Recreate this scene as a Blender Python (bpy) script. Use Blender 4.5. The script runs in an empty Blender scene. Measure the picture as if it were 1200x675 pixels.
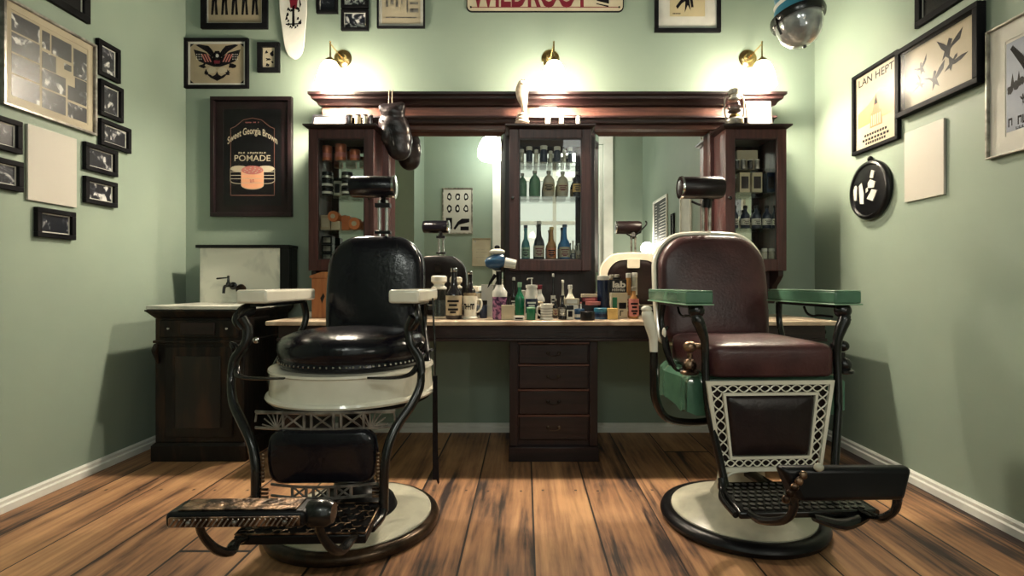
import bpy, bmesh, math, random
from mathutils import Vector, Matrix, noise
random.seed(7)
C = bpy.context.scene.collection
PI = math.pi
def R(a): return math.radians(a)

# ------------------------------------------------------------------ camera, world, exposure
EYE = 0.965; FPX = 600.0
cam_data = bpy.data.cameras.new('camera'); cam = bpy.data.objects.new('camera', cam_data); C.objects.link(cam)
cam.location = (0, 0, EYE); cam.rotation_euler = (R(90), 0, 0)
cam_data.sensor_width = 36.0; cam_data.lens = 36.0 * FPX / 1200.0
cam_data.shift_x = -16 / 1200.0; cam_data.shift_y = -5.5 / 1200.0
cam_data.clip_start = 0.02
bpy.context.scene.camera = cam
sc = bpy.context.scene
sc.view_settings.view_transform = 'Standard'; sc.view_settings.look = 'None'
sc.view_settings.gamma = 1.0; sc.view_settings.use_curve_mapping = False
sc.view_settings.exposure = EXPOSURE = 1.0
SCONCE = 66.0          # emission strength of the three wall-lamp shades
PENDANT = 14.0         # emission strength of the two hanging lamps behind the camera
WORLD = 0.55; BULB = 44.0
w = bpy.data.worlds.new('sky'); sc.world = w; w.use_nodes = True
wn = w.node_tree.nodes; bgn = wn['Background']
bgn.inputs['Color'].default_value = (0.93, 0.97, 0.88, 1); bgn.inputs['Strength'].default_value = WORLD

XL, XR, YB, YR, ZC = -2.21, 1.88, 3.33, -1.69, 3.55      # room
def at(px, py, Y): return Vector(((px - 616) * Y / FPX, Y, EYE - (py - 332) * Y / FPX))
def wx(px, Y): return (px - 616) * Y / FPX
def wz(py, Y): return EYE - (py - 332) * Y / FPX

# ------------------------------------------------------------------ mesh helper
class MB:
    def __init__(s, tf=None): s.v = []; s.f = []; s.m = []; s.mi = 0; s.tf = tf
    def add(s, vs, fs):
        b = len(s.v)
        s.v += [tuple(s.tf(*p)) if s.tf else tuple(p) for p in vs]
        for f in fs: s.f.append([b + i for i in f]); s.m.append(s.mi)
        return s
    def box(s, x0, x1, y0, y1, z0, z1):
        return s.add([(x0,y0,z0),(x1,y0,z0),(x1,y1,z0),(x0,y1,z0),(x0,y0,z1),(x1,y0,z1),(x1,y1,z1),(x0,y1,z1)],
                     [(0,3,2,1),(4,5,6,7),(0,1,5,4),(1,2,6,5),(2,3,7,6),(3,0,4,7)])
    def hexa(s, bot, top):
        return s.add(list(bot) + list(top), [(0,3,2,1),(4,5,6,7),(0,1,5,4),(1,2,6,5),(2,3,7,6),(3,0,4,7)])
    def prism(s, pts, d0, d1, mp=None):      # 2-D outline (u,v) extruded along d
        mp = mp or (lambda u, v, d: (u, v, d)); n = len(pts)
        vs = [mp(u, v, d0) for u, v in pts] + [mp(u, v, d1) for u, v in pts]
        return s.add(vs, [tuple(range(n)), tuple(range(2*n-1, n-1, -1))] + [(i, (i+1) % n, n + (i+1) % n, n + i) for i in range(n)])
    def lathe(s, prof, c=(0,0,0), n=32, M=None):
        c = Vector(c); vs = []; fs = []; rings = []
        for r, z in prof:
            if r < 1e-4:
                rings.append([len(vs)]); vs.append((0, 0, z))
            else:
                rings.append(list(range(len(vs), len(vs)+n)))
                vs += [(r*math.cos(2*PI*i/n), r*math.sin(2*PI*i/n), z) for i in range(n)]
        for a, b in zip(rings[:-1], rings[1:]):
            for i in range(n):
                j = (i+1) % n
                if len(a) == 1 and len(b) == 1: continue
                if len(a) == 1: fs.append((a[0], b[j], b[i]))
                elif len(b) == 1: fs.append((a[i], a[j], b[0]))
                else: fs.append((a[i], a[j], b[j], b[i]))
        if len(rings[0]) > 1: fs.append(tuple(reversed(rings[0])))
        if len(rings[-1]) > 1: fs.append(tuple(rings[-1]))
        out = []
        for p in vs:
            p = Vector(p)
            if M is not None: p = M @ p
            out.append(p + c)
        return s.add(out, fs)
    def sweep(s, pts, w, h=None, up=(0,0,1), n=10, spline=0, closed=False):
        pts = [Vector(p) for p in pts]
        W = list(w) if isinstance(w, (list, tuple)) else [w]*len(pts)
        H = list(h) if isinstance(h, (list, tuple)) else ([h]*len(pts) if h is not None else list(W))
        if spline:
            P2, W2, H2 = [], [], []
            N = len(pts); seg = N if closed else N-1
            for i in range(seg):
                g = (lambda k: pts[k % N]) if closed else (lambda k: pts[max(0, min(N-1, k))])
                p0, p1, p2, p3 = g(i-1), g(i), g(i+1), g(i+2); j = (i+1) % N
                for k in range(spline):
                    t = k/spline
                    P2.append(0.5*((2*p1)+(p2-p0)*t+(2*p0-5*p1+4*p2-p3)*t*t+(3*p1-3*p2+p3-p0)*t**3))
                    W2.append(W[i]*(1-t)+W[j]*t); H2.append(H[i]*(1-t)+H[j]*t)
            if not closed: P2.append(pts[-1]); W2.append(W[-1]); H2.append(H[-1])
            pts, W, H = P2, W2, H2
        N = len(pts); up = Vector(up); vs = []; prev = None
        for i, p in enumerate(pts):
            if closed: t = pts[(i+1) % N]-pts[i-1]
            else: t = pts[min(i+1, N-1)]-pts[max(i-1, 0)]
            t.normalize()
            a = t.cross(up)
            if a.length < 0.15: a = prev if prev is not None else t.cross(Vector((1, 0.3, 0)))
            a = a - t*a.dot(t); a.normalize()
            if prev is not None and a.dot(prev) < 0: a = -a
            prev = a; b = t.cross(a)
            for k in range(n):
                q = 2*PI*(k+.5)/n
                if n == 4: vs.append(p + a*W[i]*(1 if math.cos(q) > 0 else -1) + b*H[i]*(1 if math.sin(q) > 0 else -1))
                else: vs.append(p + a*W[i]*math.cos(q) + b*H[i]*math.sin(q))
        fs = []
        for i in range(N if closed else N-1):
            for k in range(n):
                j = (i+1) % N
                fs.append((i*n+k, i*n+(k+1) % n, j*n+(k+1) % n, j*n+k))
        if not closed: fs += [tuple(range(n)), tuple(range((N-1)*n, N*n))]
        return s.add(vs, fs)
    def ell(s, c, r, M=None, n=20, m=12):
        c = Vector(c); vs = []; fs = []
        for i in range(1, m):
            a = PI*i/m
            for k in range(n):
                q = 2*PI*k/n
                p = Vector((r[0]*math.sin(a)*math.cos(q), r[1]*math.sin(a)*math.sin(q), r[2]*math.cos(a)))
                if M is not None: p = M @ p
                vs.append(p+c)
        for e in (1, -1):
            p = Vector((0, 0, r[2]*e)); p = (M @ p) if M is not None else p
            vs.append(p+c)
        t = (m-1)*n
        for i in range(m-2):
            for k in range(n): fs.append((i*n+k, (i+1)*n+k, (i+1)*n+(k+1) % n, i*n+(k+1) % n))
        for k in range(n):
            fs.append((t, k, (k+1) % n)); fs.append((t+1, (m-2)*n+(k+1) % n, (m-2)*n+k))
        return s.add(vs, fs)
    def pad(s, outline, rings, mp):         # cushion: an outline lofted through (scale, depth) rings
        n = len(outline); cu = sum(p[0] for p in outline)/n; cv = sum(p[1] for p in outline)/n
        vs = []; fs = []
        for sc_, d in rings:
            vs += [mp(cu+(u-cu)*sc_, cv+(v-cv)*sc_, d) for u, v in outline]
        for i in range(len(rings)-1):
            for k in range(n): fs.append((i*n+k, i*n+(k+1) % n, (i+1)*n+(k+1) % n, (i+1)*n+k))
        fs.append(tuple(reversed(range(n)))); fs.append(tuple(range((len(rings)-1)*n, len(rings)*n)))
        return s.add(vs, fs)
    def text(s, txt, u, v, width, height, d, mp, bold=0.0, arc=0.0, rot=0.0):
        vs, fs = text_mesh(txt, bold)
        x0 = min(p[0] for p in vs); x1 = max(p[0] for p in vs); y0 = min(p[1] for p in vs); y1 = max(p[1] for p in vs)
        out = []
        for x, y in vs:
            a = ((x-x0)/(x1-x0)-.5)*width; b = ((y-y0)/(y1-y0)-.5)*height
            b -= arc*(a/(width/2))**2 if width else 0
            a, b = a*math.cos(rot)-b*math.sin(rot), a*math.sin(rot)+b*math.cos(rot)
            out.append(mp(u+a, v+b, d))
        return s.add(out, fs)
    def build(s, name, mats, parent=None, bevel=0, seg=2, sub=0, remesh=0, sharp=40, origin=None, recalc=True):
        off = Vector((0, 0, 0))
        p = parent
        while p is not None: off += p.location; p = p.parent
        xs = [q[0] for q in s.v]; ys = [q[1] for q in s.v]; zs = [q[2] for q in s.v]
        loc = Vector((0, 0, 0))
        if parent is None:
            loc = Vector(origin) if origin else Vector(((min(xs)+max(xs))/2, (min(ys)+max(ys))/2, min(zs)))
            off = loc
        me = bpy.data.meshes.new(name)
        me.from_pydata([(a-off.x, b-off.y, c-off.z) for a, b, c in s.v], [], s.f)
        if not isinstance(mats, (list, tuple)): mats = [mats]
        for m in mats: me.materials.append(m)
        me.polygons.foreach_set('material_index', s.m)
        if recalc:
            bm = bmesh.new(); bm.from_mesh(me); bmesh.ops.recalc_face_normals(bm, faces=bm.faces); bm.to_mesh(me); bm.free()
        me.polygons.foreach_set('use_smooth', [True]*len(me.polygons))
        me.set_sharp_from_angle(angle=R(sharp)); me.update()
        o = bpy.data.objects.new(name, me); C.objects.link(o); o.location = loc
        if parent is not None: o.parent = parent
        if remesh:
            md = o.modifiers.new('r', 'REMESH'); md.mode = 'VOXEL'; md.voxel_size = remesh; md.use_smooth_shade = True
            md = o.modifiers.new('s', 'SMOOTH'); md.iterations = 14
        if bevel:
            md = o.modifiers.new('b', 'BEVEL'); md.width = bevel; md.segments = seg; md.limit_method = 'ANGLE'; md.angle_limit = R(35)
        if sub:
            md = o.modifiers.new('u', 'SUBSURF'); md.levels = sub; md.render_levels = sub
        return o

_tc = {}
def text_mesh(txt, bold=0.0):
    k = (txt, bold)
    if k in _tc: return _tc[k]
    cu = bpy.data.curves.new('t', 'FONT'); cu.body = txt; cu.offset = bold; cu.resolution_u = 3
    ob = bpy.data.objects.new('t', cu); C.objects.link(ob)
    dg = bpy.context.evaluated_depsgraph_get(); dg.update()
    me = bpy.data.meshes.new_from_object(ob.evaluated_get(dg))
    r = ([(v.co.x, v.co.y) for v in me.vertices], [tuple(p.vertices) for p in me.polygons])
    bpy.data.objects.remove(ob); bpy.data.curves.remove(cu); bpy.data.meshes.remove(me)
    _tc[k] = r; return r

def tag(o, label=None, cat=None, group=None, kind=None):
    if label: o['label'] = label
    if cat: o['category'] = cat
    if group: o['group'] = group
    if kind: o['kind'] = kind
    return o
def thing(name, label, cat, loc=(0,0,0), rz=0, group=None):
    o = bpy.data.objects.new(name, None); C.objects.link(o); o.location = loc; o.rotation_euler = (0, 0, rz)
    o.empty_display_size = 0.05
    return tag(o, label, cat, group)
def struct(mb, name, m, **k): return tag(mb.build(name, m, **k), kind='structure')

# ------------------------------------------------------------------ materials
def newmat(name):
    m = bpy.data.materials.new(name); m.use_nodes = True
    nt = m.node_tree; return m, nt, nt.nodes['Principled BSDF']
def pm(name, col, col2=None, rough=.5, metal=0, scale=6, stretch=(1,1,1), lo=.35, hi=.65, bump=0, bscale=None, coat=0, spec=.5,
       rvar=0, detail=5, dist=0, trans=0, ior=1.45, emit=None, es=0, sheen=0):
    m, nt, b = newmat(name); N = nt.nodes; L = nt.links
    tc = N.new('ShaderNodeTexCoord'); mp = N.new('ShaderNodeMapping'); mp.inputs['Scale'].default_value = stretch
    L.new(tc.outputs['Object'], mp.inputs['Vector'])
    nz = N.new('ShaderNodeTexNoise'); nz.inputs['Scale'].default_value = scale; nz.inputs['Detail'].default_value = detail
    nz.inputs['Distortion'].default_value = dist; L.new(mp.outputs[0], nz.inputs['Vector'])
    cr = N.new('ShaderNodeValToRGB'); e = cr.color_ramp.elements
    c2 = col2 or tuple(x*.82 for x in col)
    e[0].position = lo; e[0].color = (*c2, 1); e[1].position = hi; e[1].color = (*col, 1)
    L.new(nz.outputs['Fac'], cr.inputs['Fac']); L.new(cr.outputs[0], b.inputs['Base Color'])
    b.inputs['Roughness'].default_value = rough; b.inputs['Metallic'].default_value = metal
    b.inputs['Coat Weight'].default_value = coat; b.inputs['Coat Roughness'].default_value = .08
    b.inputs['Specular IOR Level'].default_value = spec; b.inputs['IOR'].default_value = ior
    b.inputs['Transmission Weight'].default_value = trans
    if rvar:
        mr = N.new('ShaderNodeMapRange'); mr.inputs['To Min'].default_value = rough-rvar; mr.inputs['To Max'].default_value = rough+rvar
        L.new(nz.outputs['Fac'], mr.inputs['Value']); L.new(mr.outputs[0], b.inputs['Roughness'])
    if bump:
        n2 = N.new('ShaderNodeTexNoise'); n2.inputs['Scale'].default_value = bscale or scale*4; n2.inputs['Detail'].default_value = 4
        L.new(mp.outputs[0], n2.inputs['Vector'])
        bp = N.new('ShaderNodeBump'); bp.inputs['Strength'].default_value = bump; bp.inputs['Distance'].default_value = .01
        L.new(n2.outputs['Fac'], bp.inputs['Height']); L.new(bp.outputs[0], b.inputs['Normal'])
    if emit:
        b.inputs['Emission Color'].default_value = (*emit, 1); b.inputs['Emission Strength'].default_value = es
    return m
def thin_glass(name, tint=(1,1,1), rough=.0, ior=1.45):
    m = bpy.data.materials.new(name); m.use_nodes = True; nt = m.node_tree; N = nt.nodes; L = nt.links; N.clear()
    o = N.new('ShaderNodeOutputMaterial'); mx = N.new('ShaderNodeMixShader'); tr = N.new('ShaderNodeBsdfTransparent')
    gl = N.new('ShaderNodeBsdfGlossy'); fr = N.new('ShaderNodeFresnel'); fr.inputs['IOR'].default_value = ior
    ge = N.new('ShaderNodeNewGeometry'); mr = N.new('ShaderNodeMapRange'); mr.inputs['To Min'].default_value = ior; mr.inputs['To Max'].default_value = 1/ior
    L.new(ge.outputs['Backfacing'], mr.inputs['Value']); L.new(mr.outputs[0], fr.inputs['IOR'])
    tr.inputs['Color'].default_value = (*tint, 1); gl.inputs['Roughness'].default_value = rough
    L.new(fr.outputs[0], mx.inputs[0]); L.new(tr.outputs[0], mx.inputs[1]); L.new(gl.outputs[0], mx.inputs[2]); L.new(mx.outputs[0], o.inputs[0])
    return m
def photo_mat(name, seed, scale=18, hi=(.62,.62,.60), mid=(.06,.065,.08), lo=(.006,.008,.014), t=(.51,.58,.66)):
    m, nt, b = newmat(name); N = nt.nodes; L = nt.links
    tc = N.new('ShaderNodeTexCoord'); mp = N.new('ShaderNodeMapping'); mp.inputs['Location'].default_value = (seed*3.7, seed*1.3, seed*2.1)
    L.new(tc.outputs['Object'], mp.inputs['Vector'])
    nz = N.new('ShaderNodeTexNoise'); nz.inputs['Scale'].default_value = scale; nz.inputs['Detail'].default_value = 3; nz.inputs['Distortion'].default_value = 1.2
    vo = N.new('ShaderNodeTexVoronoi'); vo.inputs['Scale'].default_value = scale*1.5; vo.distance = 'CHEBYCHEV'
    L.new(mp.outputs[0], nz.inputs['Vector']); L.new(mp.outputs[0], vo.inputs['Vector'])
    sx = N.new('ShaderNodeSeparateColor'); L.new(vo.outputs['Color'], sx.inputs[0])
    mx = N.new('ShaderNodeMath'); mx.operation = 'MULTIPLY_ADD'; mx.inputs[1].default_value = .22
    L.new(sx.outputs[0], mx.inputs[0]); L.new(nz.outputs['Fac'], mx.inputs[2])
    sb = N.new('ShaderNodeMath'); sb.operation = 'SUBTRACT'; sb.inputs[1].default_value = .11; L.new(mx.outputs[0], sb.inputs[0])
    cr = N.new('ShaderNodeValToRGB'); e = cr.color_ramp.elements
    e[0].position = t[0]; e[0].color = (*lo, 1); e[1].position = t[2]; e[1].color = (*hi, 1)
    k = e.new(t[1]); k.color = (*mid, 1)
    L.new(sb.outputs[0], cr.inputs['Fac']); L.new(cr.outputs[0], b.inputs['Base Color'])
    b.inputs['Roughness'].default_value = .35
    return m

def wall_mat():
    m = pm('sage_paint', (.236,.292,.228), (.206,.263,.212), rough=.55, scale=1.6, lo=.3, hi=.7, bump=.12, bscale=5, rvar=.06, spec=.4)
    return m
def floor_mat():
    m, nt, b = newmat('old_pine_planks'); N = nt.nodes; L = nt.links
    def math_(op, a, bb=None, c=None):
        n = N.new('ShaderNodeMath'); n.operation = op
        for i, x in enumerate((a, bb, c)):
            if x is None: continue
            if isinstance(x, (int, float)): n.inputs[i].default_value = x
            else: L.new(x, n.inputs[i])
        return n.outputs[0]
    tc = N.new('ShaderNodeTexCoord'); sp = N.new('ShaderNodeSeparateXYZ'); L.new(tc.outputs['Object'], sp.inputs[0])
    x = sp.outputs['X']; y = sp.outputs['Y']
    xs = math_('DIVIDE', math_('ADD', x, -.284+.255*20), .255)
    ix = math_('FLOOR', xs); fx = math_('FRACT', xs)
    wn1 = N.new('ShaderNodeTexWhiteNoise'); wn1.noise_dimensions = '1D'; L.new(ix, wn1.inputs['W'])
    ys = math_('DIVIDE', math_('ADD', y, math_('MULTIPLY', wn1.outputs['Value'], 9.1)), 6.2)
    iy = math_('FLOOR', ys); fy = math_('FRACT', ys)
    wn2 = N.new('ShaderNodeTexWhiteNoise'); wn2.noise_dimensions = '2D'
    cv = N.new('ShaderNodeCombineXYZ'); L.new(ix, cv.inputs[0]); L.new(iy, cv.inputs[1]); L.new(cv.outputs[0], wn2.inputs['Vector'])
    rnd = wn2.outputs['Value']
    # grain
    cg = N.new('ShaderNodeCombineXYZ')
    L.new(math_('MULTIPLY', x, 6), cg.inputs[0]); L.new(math_('MULTIPLY', y, .45), cg.inputs[1]); L.new(math_('MULTIPLY', rnd, 30), cg.inputs[2])
    gn = N.new('ShaderNodeTexNoise'); gn.inputs['Scale'].default_value = 2.2; gn.inputs['Detail'].default_value = 7; gn.inputs['Roughness'].default_value = .62; gn.inputs['Distortion'].default_value = .6
    L.new(cg.outputs[0], gn.inputs['Vector'])
    fine = N.new('ShaderNodeTexNoise'); fine.inputs['Scale'].default_value = 14; fine.inputs['Detail'].default_value = 5; L.new(cg.outputs[0], fine.inputs['Vector'])
    # ring lines
    wv = N.new('ShaderNodeTexWave'); wv.inputs['Scale'].default_value = 1.6; wv.inputs['Distortion'].default_value = 7; wv.inputs['Detail'].default_value = 3; wv.inputs['Detail Scale'].default_value = 1.2
    cw = N.new('ShaderNodeCombineXYZ'); L.new(math_('MULTIPLY', x, 7), cw.inputs[0]); L.new(math_('MULTIPLY', y, .55), cw.inputs[1]); L.new(math_('MULTIPLY', rnd, 17), cw.inputs[2])
    L.new(cw.outputs[0], wv.inputs['Vector'])
    cr = N.new('ShaderNodeValToRGB'); e = cr.color_ramp.elements
    e[0].position = .32; e[0].color = (.020,.011,.010,1); e[1].position = .66; e[1].color = (.47,.262,.125,1)
    k = e.new(.47); k.color = (.25,.125,.062,1)
    v = math_('ADD', math_('MULTIPLY', gn.outputs['Fac'], .82), math_('MULTIPLY', fine.outputs['Fac'], .18))
    v = math_('ADD', v, math_('MULTIPLY', math_('SUBTRACT', rnd, .5), .17))
    v = math_('ADD', v, math_('MULTIPLY', math_('SUBTRACT', wv.outputs['Fac'], .5), .035))
    # large worn stains
    st = N.new('ShaderNodeTexNoise'); st.inputs['Scale'].default_value = 1.3; st.inputs['Detail'].default_value = 5; L.new(tc.outputs['Object'], st.inputs['Vector'])
    v = math_('ADD', v, math_('MULTIPLY', math_('SUBTRACT', st.outputs['Fac'], .51), .75))
    L.new(v, cr.inputs['Fac'])
    # gaps
    ed = math_('MINIMUM', fx, math_('SUBTRACT', 1, fx)); gx = math_('LESS_THAN', ed, math_('MULTIPLY_ADD', wn1.outputs['Value'], .016, .008))
    ey = math_('MINIMUM', fy, math_('SUBTRACT', 1, fy)); gy = math_('LESS_THAN', ey, .0012)
    gap = math_('MAXIMUM', gx, gy)
    # nail holes and knots
    vo = N.new('ShaderNodeTexVoronoi'); vo.inputs['Scale'].default_value = 3.1; L.new(tc.outputs['Object'], vo.inputs['Vector'])
    kn = math_('LESS_THAN', vo.outputs['Distance'], .032)
    nail_x = math_('LESS_THAN', math_('ABSOLUTE', math_('SUBTRACT', math_('ABSOLUTE', math_('SUBTRACT', fx, .5)), .30)), .022)
    nail_y = math_('LESS_THAN', math_('ABSOLUTE', math_('SUBTRACT', y, math_('MULTIPLY_ADD', rnd, .03, 2.37))), .008)
    kn = math_('MAXIMUM', kn, math_('MULTIPLY', nail_x, nail_y))
    gap2 = math_('MAXIMUM', gap, math_('MULTIPLY', kn, .8))
    mx = N.new('ShaderNodeMix'); mx.data_type = 'RGBA'; L.new(gap2, mx.inputs['Factor']); L.new(cr.outputs[0], mx.inputs['A']); mx.inputs['B'].default_value = (.008,.005,.004,1)
    L.new(mx.outputs['Result'], b.inputs['Base Color'])
    b.inputs['Specular IOR Level'].default_value = .35
    L.new(math_('ADD', .42, math_('MULTIPLY', fine.outputs['Fac'], .25)), b.inputs['Roughness'])
    bp = N.new('ShaderNodeBump'); bp.inputs['Strength'].default_value = .5; bp.inputs['Distance'].default_value = .006
    L.new(math_('SUBTRACT', math_('MULTIPLY', gn.outputs['Fac'], .5), math_('MULTIPLY', gap, 2)), bp.inputs['Height']); L.new(bp.outputs[0], b.inputs['Normal'])
    return m

M = {}
M['wall'] = wall_mat(); M['floor'] = floor_mat()
M['ceiling'] = pm('ceiling_paint', (.14,.155,.14), rough=.8)
M['trim'] = pm('white_gloss_trim', (.72,.72,.66), rough=.35, scale=3)
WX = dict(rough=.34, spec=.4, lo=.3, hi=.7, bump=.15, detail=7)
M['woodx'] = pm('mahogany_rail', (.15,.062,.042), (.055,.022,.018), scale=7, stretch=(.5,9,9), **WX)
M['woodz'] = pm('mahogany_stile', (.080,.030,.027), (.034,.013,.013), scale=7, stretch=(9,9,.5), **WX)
M['dwoodx'] = pm('dark_mahogany_board', (.022,.008,.008), (.009,.004,.004), scale=6, stretch=(.5,9,9), rough=.38, bump=.1)
M['dwoodz'] = pm('dark_mahogany_upright', (.022,.008,.008), (.009,.004,.004), scale=6, stretch=(9,9,.5), rough=.38, bump=.1)
M['bwood'] = pm('blackened_oak', (.045,.022,.010), (.008,.006,.005), scale=5, stretch=(4,4,.7), lo=.5, hi=.75, rough=.5, bump=.2, spec=.3)
M['orwood'] = pm('orange_pine', (.42,.17,.06), (.26,.09,.03), scale=6, stretch=(6,6,.7), rough=.5)
M['marble'] = pm('cream_marble', (.62,.50,.36), (.33,.22,.15), scale=5, dist=1.5, lo=.32, hi=.62, rough=.25, detail=8)
M['wmarble'] = pm('white_veined_marble', (.68,.67,.58), (.42,.43,.38), scale=2.4, dist=2.5, lo=.28, hi=.46, rough=.25, detail=8)
M['bleather'] = pm('black_leather', (.006,.0055,.009), (.004,.004,.007), scale=30, rough=.2, rvar=.04, bump=.12, bscale=60, spec=.45)
M['oleather'] = pm('oxblood_leather', (.085,.030,.030), (.036,.012,.014), scale=7, rough=.36, rvar=.08, bump=.15, bscale=90, lo=.3, hi=.7)
M['dleather'] = pm('dark_oxblood_leather', (.016,.007,.008), (.008,.004,.005), scale=12, rough=.35, bump=.1, bscale=80)
M['cream'] = pm('cream_enamel', (.80,.76,.64), (.72,.68,.56), scale=9, rough=.22, coat=.5)
M['dish'] = pm('worn_cream_enamel', (.56,.54,.42), (.34,.33,.26), scale=7, rough=.3, coat=.3, lo=.3, hi=.6)
M['iron'] = pm('black_iron', (.008,.0075,.0075), (.004,.004,.004), scale=20, rough=.26, coat=.2)
M['greyiron'] = pm('worn_grey_iron', (.36,.34,.31), (.14,.13,.12), scale=25, rough=.3, metal=.7)
M['bronze'] = pm('tarnished_bronze', (.34,.22,.14), (.03,.018,.012), scale=22, rough=.3, metal=.85, bump=.5, bscale=60, lo=.42, hi=.6)
M['rim'] = pm('worn_bronze_rim', (.10,.06,.035), (.015,.01,.008), scale=9, rough=.28, metal=.6, lo=.45, hi=.7)
M['chrome'] = pm('chrome', (.7,.7,.7), rough=.12, metal=1)
M['brass'] = pm('brass', (.75,.52,.24), (.5,.32,.12), rough=.22, metal=1, scale=12)
M['green'] = pm('green_enamel', (.085,.19,.12), (.06,.14,.09), scale=8, rough=.22, coat=.5)
M['lgreen'] = pm('pale_green_enamel', (.25,.42,.28), scale=8, rough=.25)
M['black'] = pm('black_lacquer', (.005,.005,.006), (.003,.003,.004), rough=.35, spec=.3)
M['frame'] = pm('black_frame_paint', (.010,.010,.011), (.004,.004,.005), rough=.55, spec=.06)
M['dark_frame'] = pm('near_black_brown_frame', (.016,.008,.009), (.008,.005,.006), rough=.4, spec=.25)
M['white'] = pm('white_card', (.62,.61,.55), rough=.6, spec=.2)
M['paper'] = pm('cream_paper', (.46,.41,.30), (.38,.33,.235), spec=.2, rough=.6, scale=4)
M['grey_paper'] = pm('blank_grey_paper', (.46,.44,.38), (.42,.40,.35), rough=.55, scale=2)
M['buff'] = pm('aged_buff_paper', (.42,.34,.22), (.30,.25,.17), spec=.25, rough=.5, scale=4)
M['ink'] = pm('black_ink', (.008,.007,.009), rough=.6, spec=.1)
M['red'] = pm('dark_red_paint', (.15,.006,.018), rough=.4)
M['pink'] = pm('faded_red_ink', (.42,.14,.12), rough=.5)
M['navy'] = pm('navy_tin', (.010,.018,.045), rough=.3)
M['blue'] = pm('blue_tin', (.02,.075,.16), (.015,.05,.11), rough=.3)
M['teal'] = pm('teal_blue_paint', (.03,.17,.26), rough=.35)
M['yellow'] = pm('yellow_card', (.62,.42,.14), rough=.5)
M['copper'] = pm('copper_tin', (.45,.13,.06), (.25,.07,.04), rough=.3, metal=.5)
M['orange'] = pm('orange_tin', (.50,.15,.045), rough=.4)
M['mirror'] = pm('mirror_silver', (.90,.88,.82), (.89,.87,.81), rough=.0, metal=1)
M['glass'] = thin_glass('clear_glass', (.96,.98,.97))
M['door_glass'] = thin_glass('door_glass', (.97,.98,.97), ior=1.22)
M['pic_glass'] = thin_glass('picture_glass', (.98,.98,.98), rough=.3, ior=1.13)
M['gglass'] = pm('green_bottle_glass', (.13,.30,.19), rough=.08, spec=.6, trans=.3)
M['aglass'] = pm('amber_bottle_glass', (.48,.24,.08), rough=.08, trans=.3)
M['bglass'] = pm('blue_bottle_glass', (.03,.20,.50), rough=.08, trans=.3)
M['tglass'] = pm('teal_bottle_glass', (.08,.30,.33), rough=.08, trans=.3)
M['cglass'] = pm('pale_bottle_glass', (.70,.67,.54), rough=.08, trans=.4)
M['kglass'] = pm('dark_bottle_glass', (.012,.010,.012), rough=.08, spec=.7)
M['pglass'] = pm('purple_patterned_plastic', (.30,.12,.22), (.05,.02,.06), rough=.25, scale=60, lo=.45, hi=.55)
M['egreen'] = pm('emerald_plastic', (.01,.13,.06), rough=.2)
M['lamp'] = pm('lit_opal_glass', (.9,.9,.85), rough=.3, emit=(1.0,.87,.68), es=SCONCE)
M['pend'] = pm('lit_globe_glass', (.9,.9,.85), rough=.3, emit=(.94,.98,.90), es=PENDANT*.6)
M['pend_left'] = pm('lit_left_globe_glass', (.9,.9,.85), rough=.3, emit=(.94,.98,.90), es=PENDANT*1.15)
M['clear_liquid'] = pm('grey_liquid', (.10,.115,.11), rough=.1, trans=.5)
M['globe'] = pm('lit_small_globe', (.9,.9,.85), rough=.3, emit=(1.0,.94,.82), es=55.0)
M['lens'] = pm('frosted_lens_glass', (.62,.64,.62), (.30,.31,.32), rough=.14, metal=.55, scale=9, bump=.35, bscale=14, lo=.35, hi=.6)
M['stone'] = pm('pale_carved_stone', (.50,.42,.32), (.18,.13,.10), scale=18, rough=.4, lo=.35, hi=.6)
M['tin'] = pm('weathered_tin', (.42,.40,.34), (.12,.11,.10), scale=22, rough=.35, metal=.7)
M['chalk'] = pm('chalk_board', (.03,.035,.035), (.02,.022,.024), rough=.7)
M['cloth_cord'] = pm('cream_cord', (.62,.52,.36), rough=.8)
M['glove'] = pm('worn_black_glove_leather', (.022,.014,.015), (.006,.005,.007), scale=8, rough=.33, bump=.5, bscale=22)
# ------------------------------------------------------------------ room shell
T = .12
struct(MB().box(XL-T, XR+T, YR-T, YB+T, -.1, 0), 'floor', M['floor'], origin=(0,0,0))
struct(MB().box(XL-T, XR+T, YR-T, YB+T, ZC, ZC+.1), 'ceiling', M['ceiling'])
struct(MB().box(XL-T, XR+T, YB, YB+T, 0, ZC), 'wall_back', M['wall'], origin=(0,0,0))
struct(MB().box(XL-T, XL, YR-T, YB, 0, ZC), 'wall_left', M['wall'], origin=(0,0,0))
struct(MB().box(XR, XR+T, YR-T, YB, 0, ZC), 'wall_right', M['wall'], origin=(0,0,0))
struct(MB().box(XL, -1.63, YR, -.94, 0, ZC), 'wall_rear_pier', M['wall'], origin=(0,0,0))
wo = (-.33, 1.25, .45, 3.2)
struct(MB().box(XL, wo[0], YR-T, YR, 0, ZC).box(wo[1], XR, YR-T, YR, 0, ZC).box(wo[0], wo[1], YR-T, YR, 0, wo[2]).box(wo[0], wo[1], YR-T, YR, wo[3], ZC),
       'wall_rear', M['wall'], origin=(0,0,0))
win = MB()
win.box(wo[0]-.2, wo[0], YR, YR+.035, 0, wo[3]+.12).box(wo[1], wo[1]+.15, YR, YR+.035, 0, wo[3]+.12).box(wo[0], wo[1], YR, YR+.035, wo[3], wo[3]+.12)
win.box(wo[0], wo[1], YR-.02, YR+.06, wo[2]-.05, wo[2])
for x in (wo[0], (wo[0]+wo[1])/2-.03, wo[1]-.06): win.box(x, x+.06, YR-.09, YR-.04, wo[2], wo[3])
for z in (wo[2], 1.9, 2.6, wo[3]-.06): win.box(wo[0], wo[1], YR-.088, YR-.042, z, z+.06)
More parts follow.
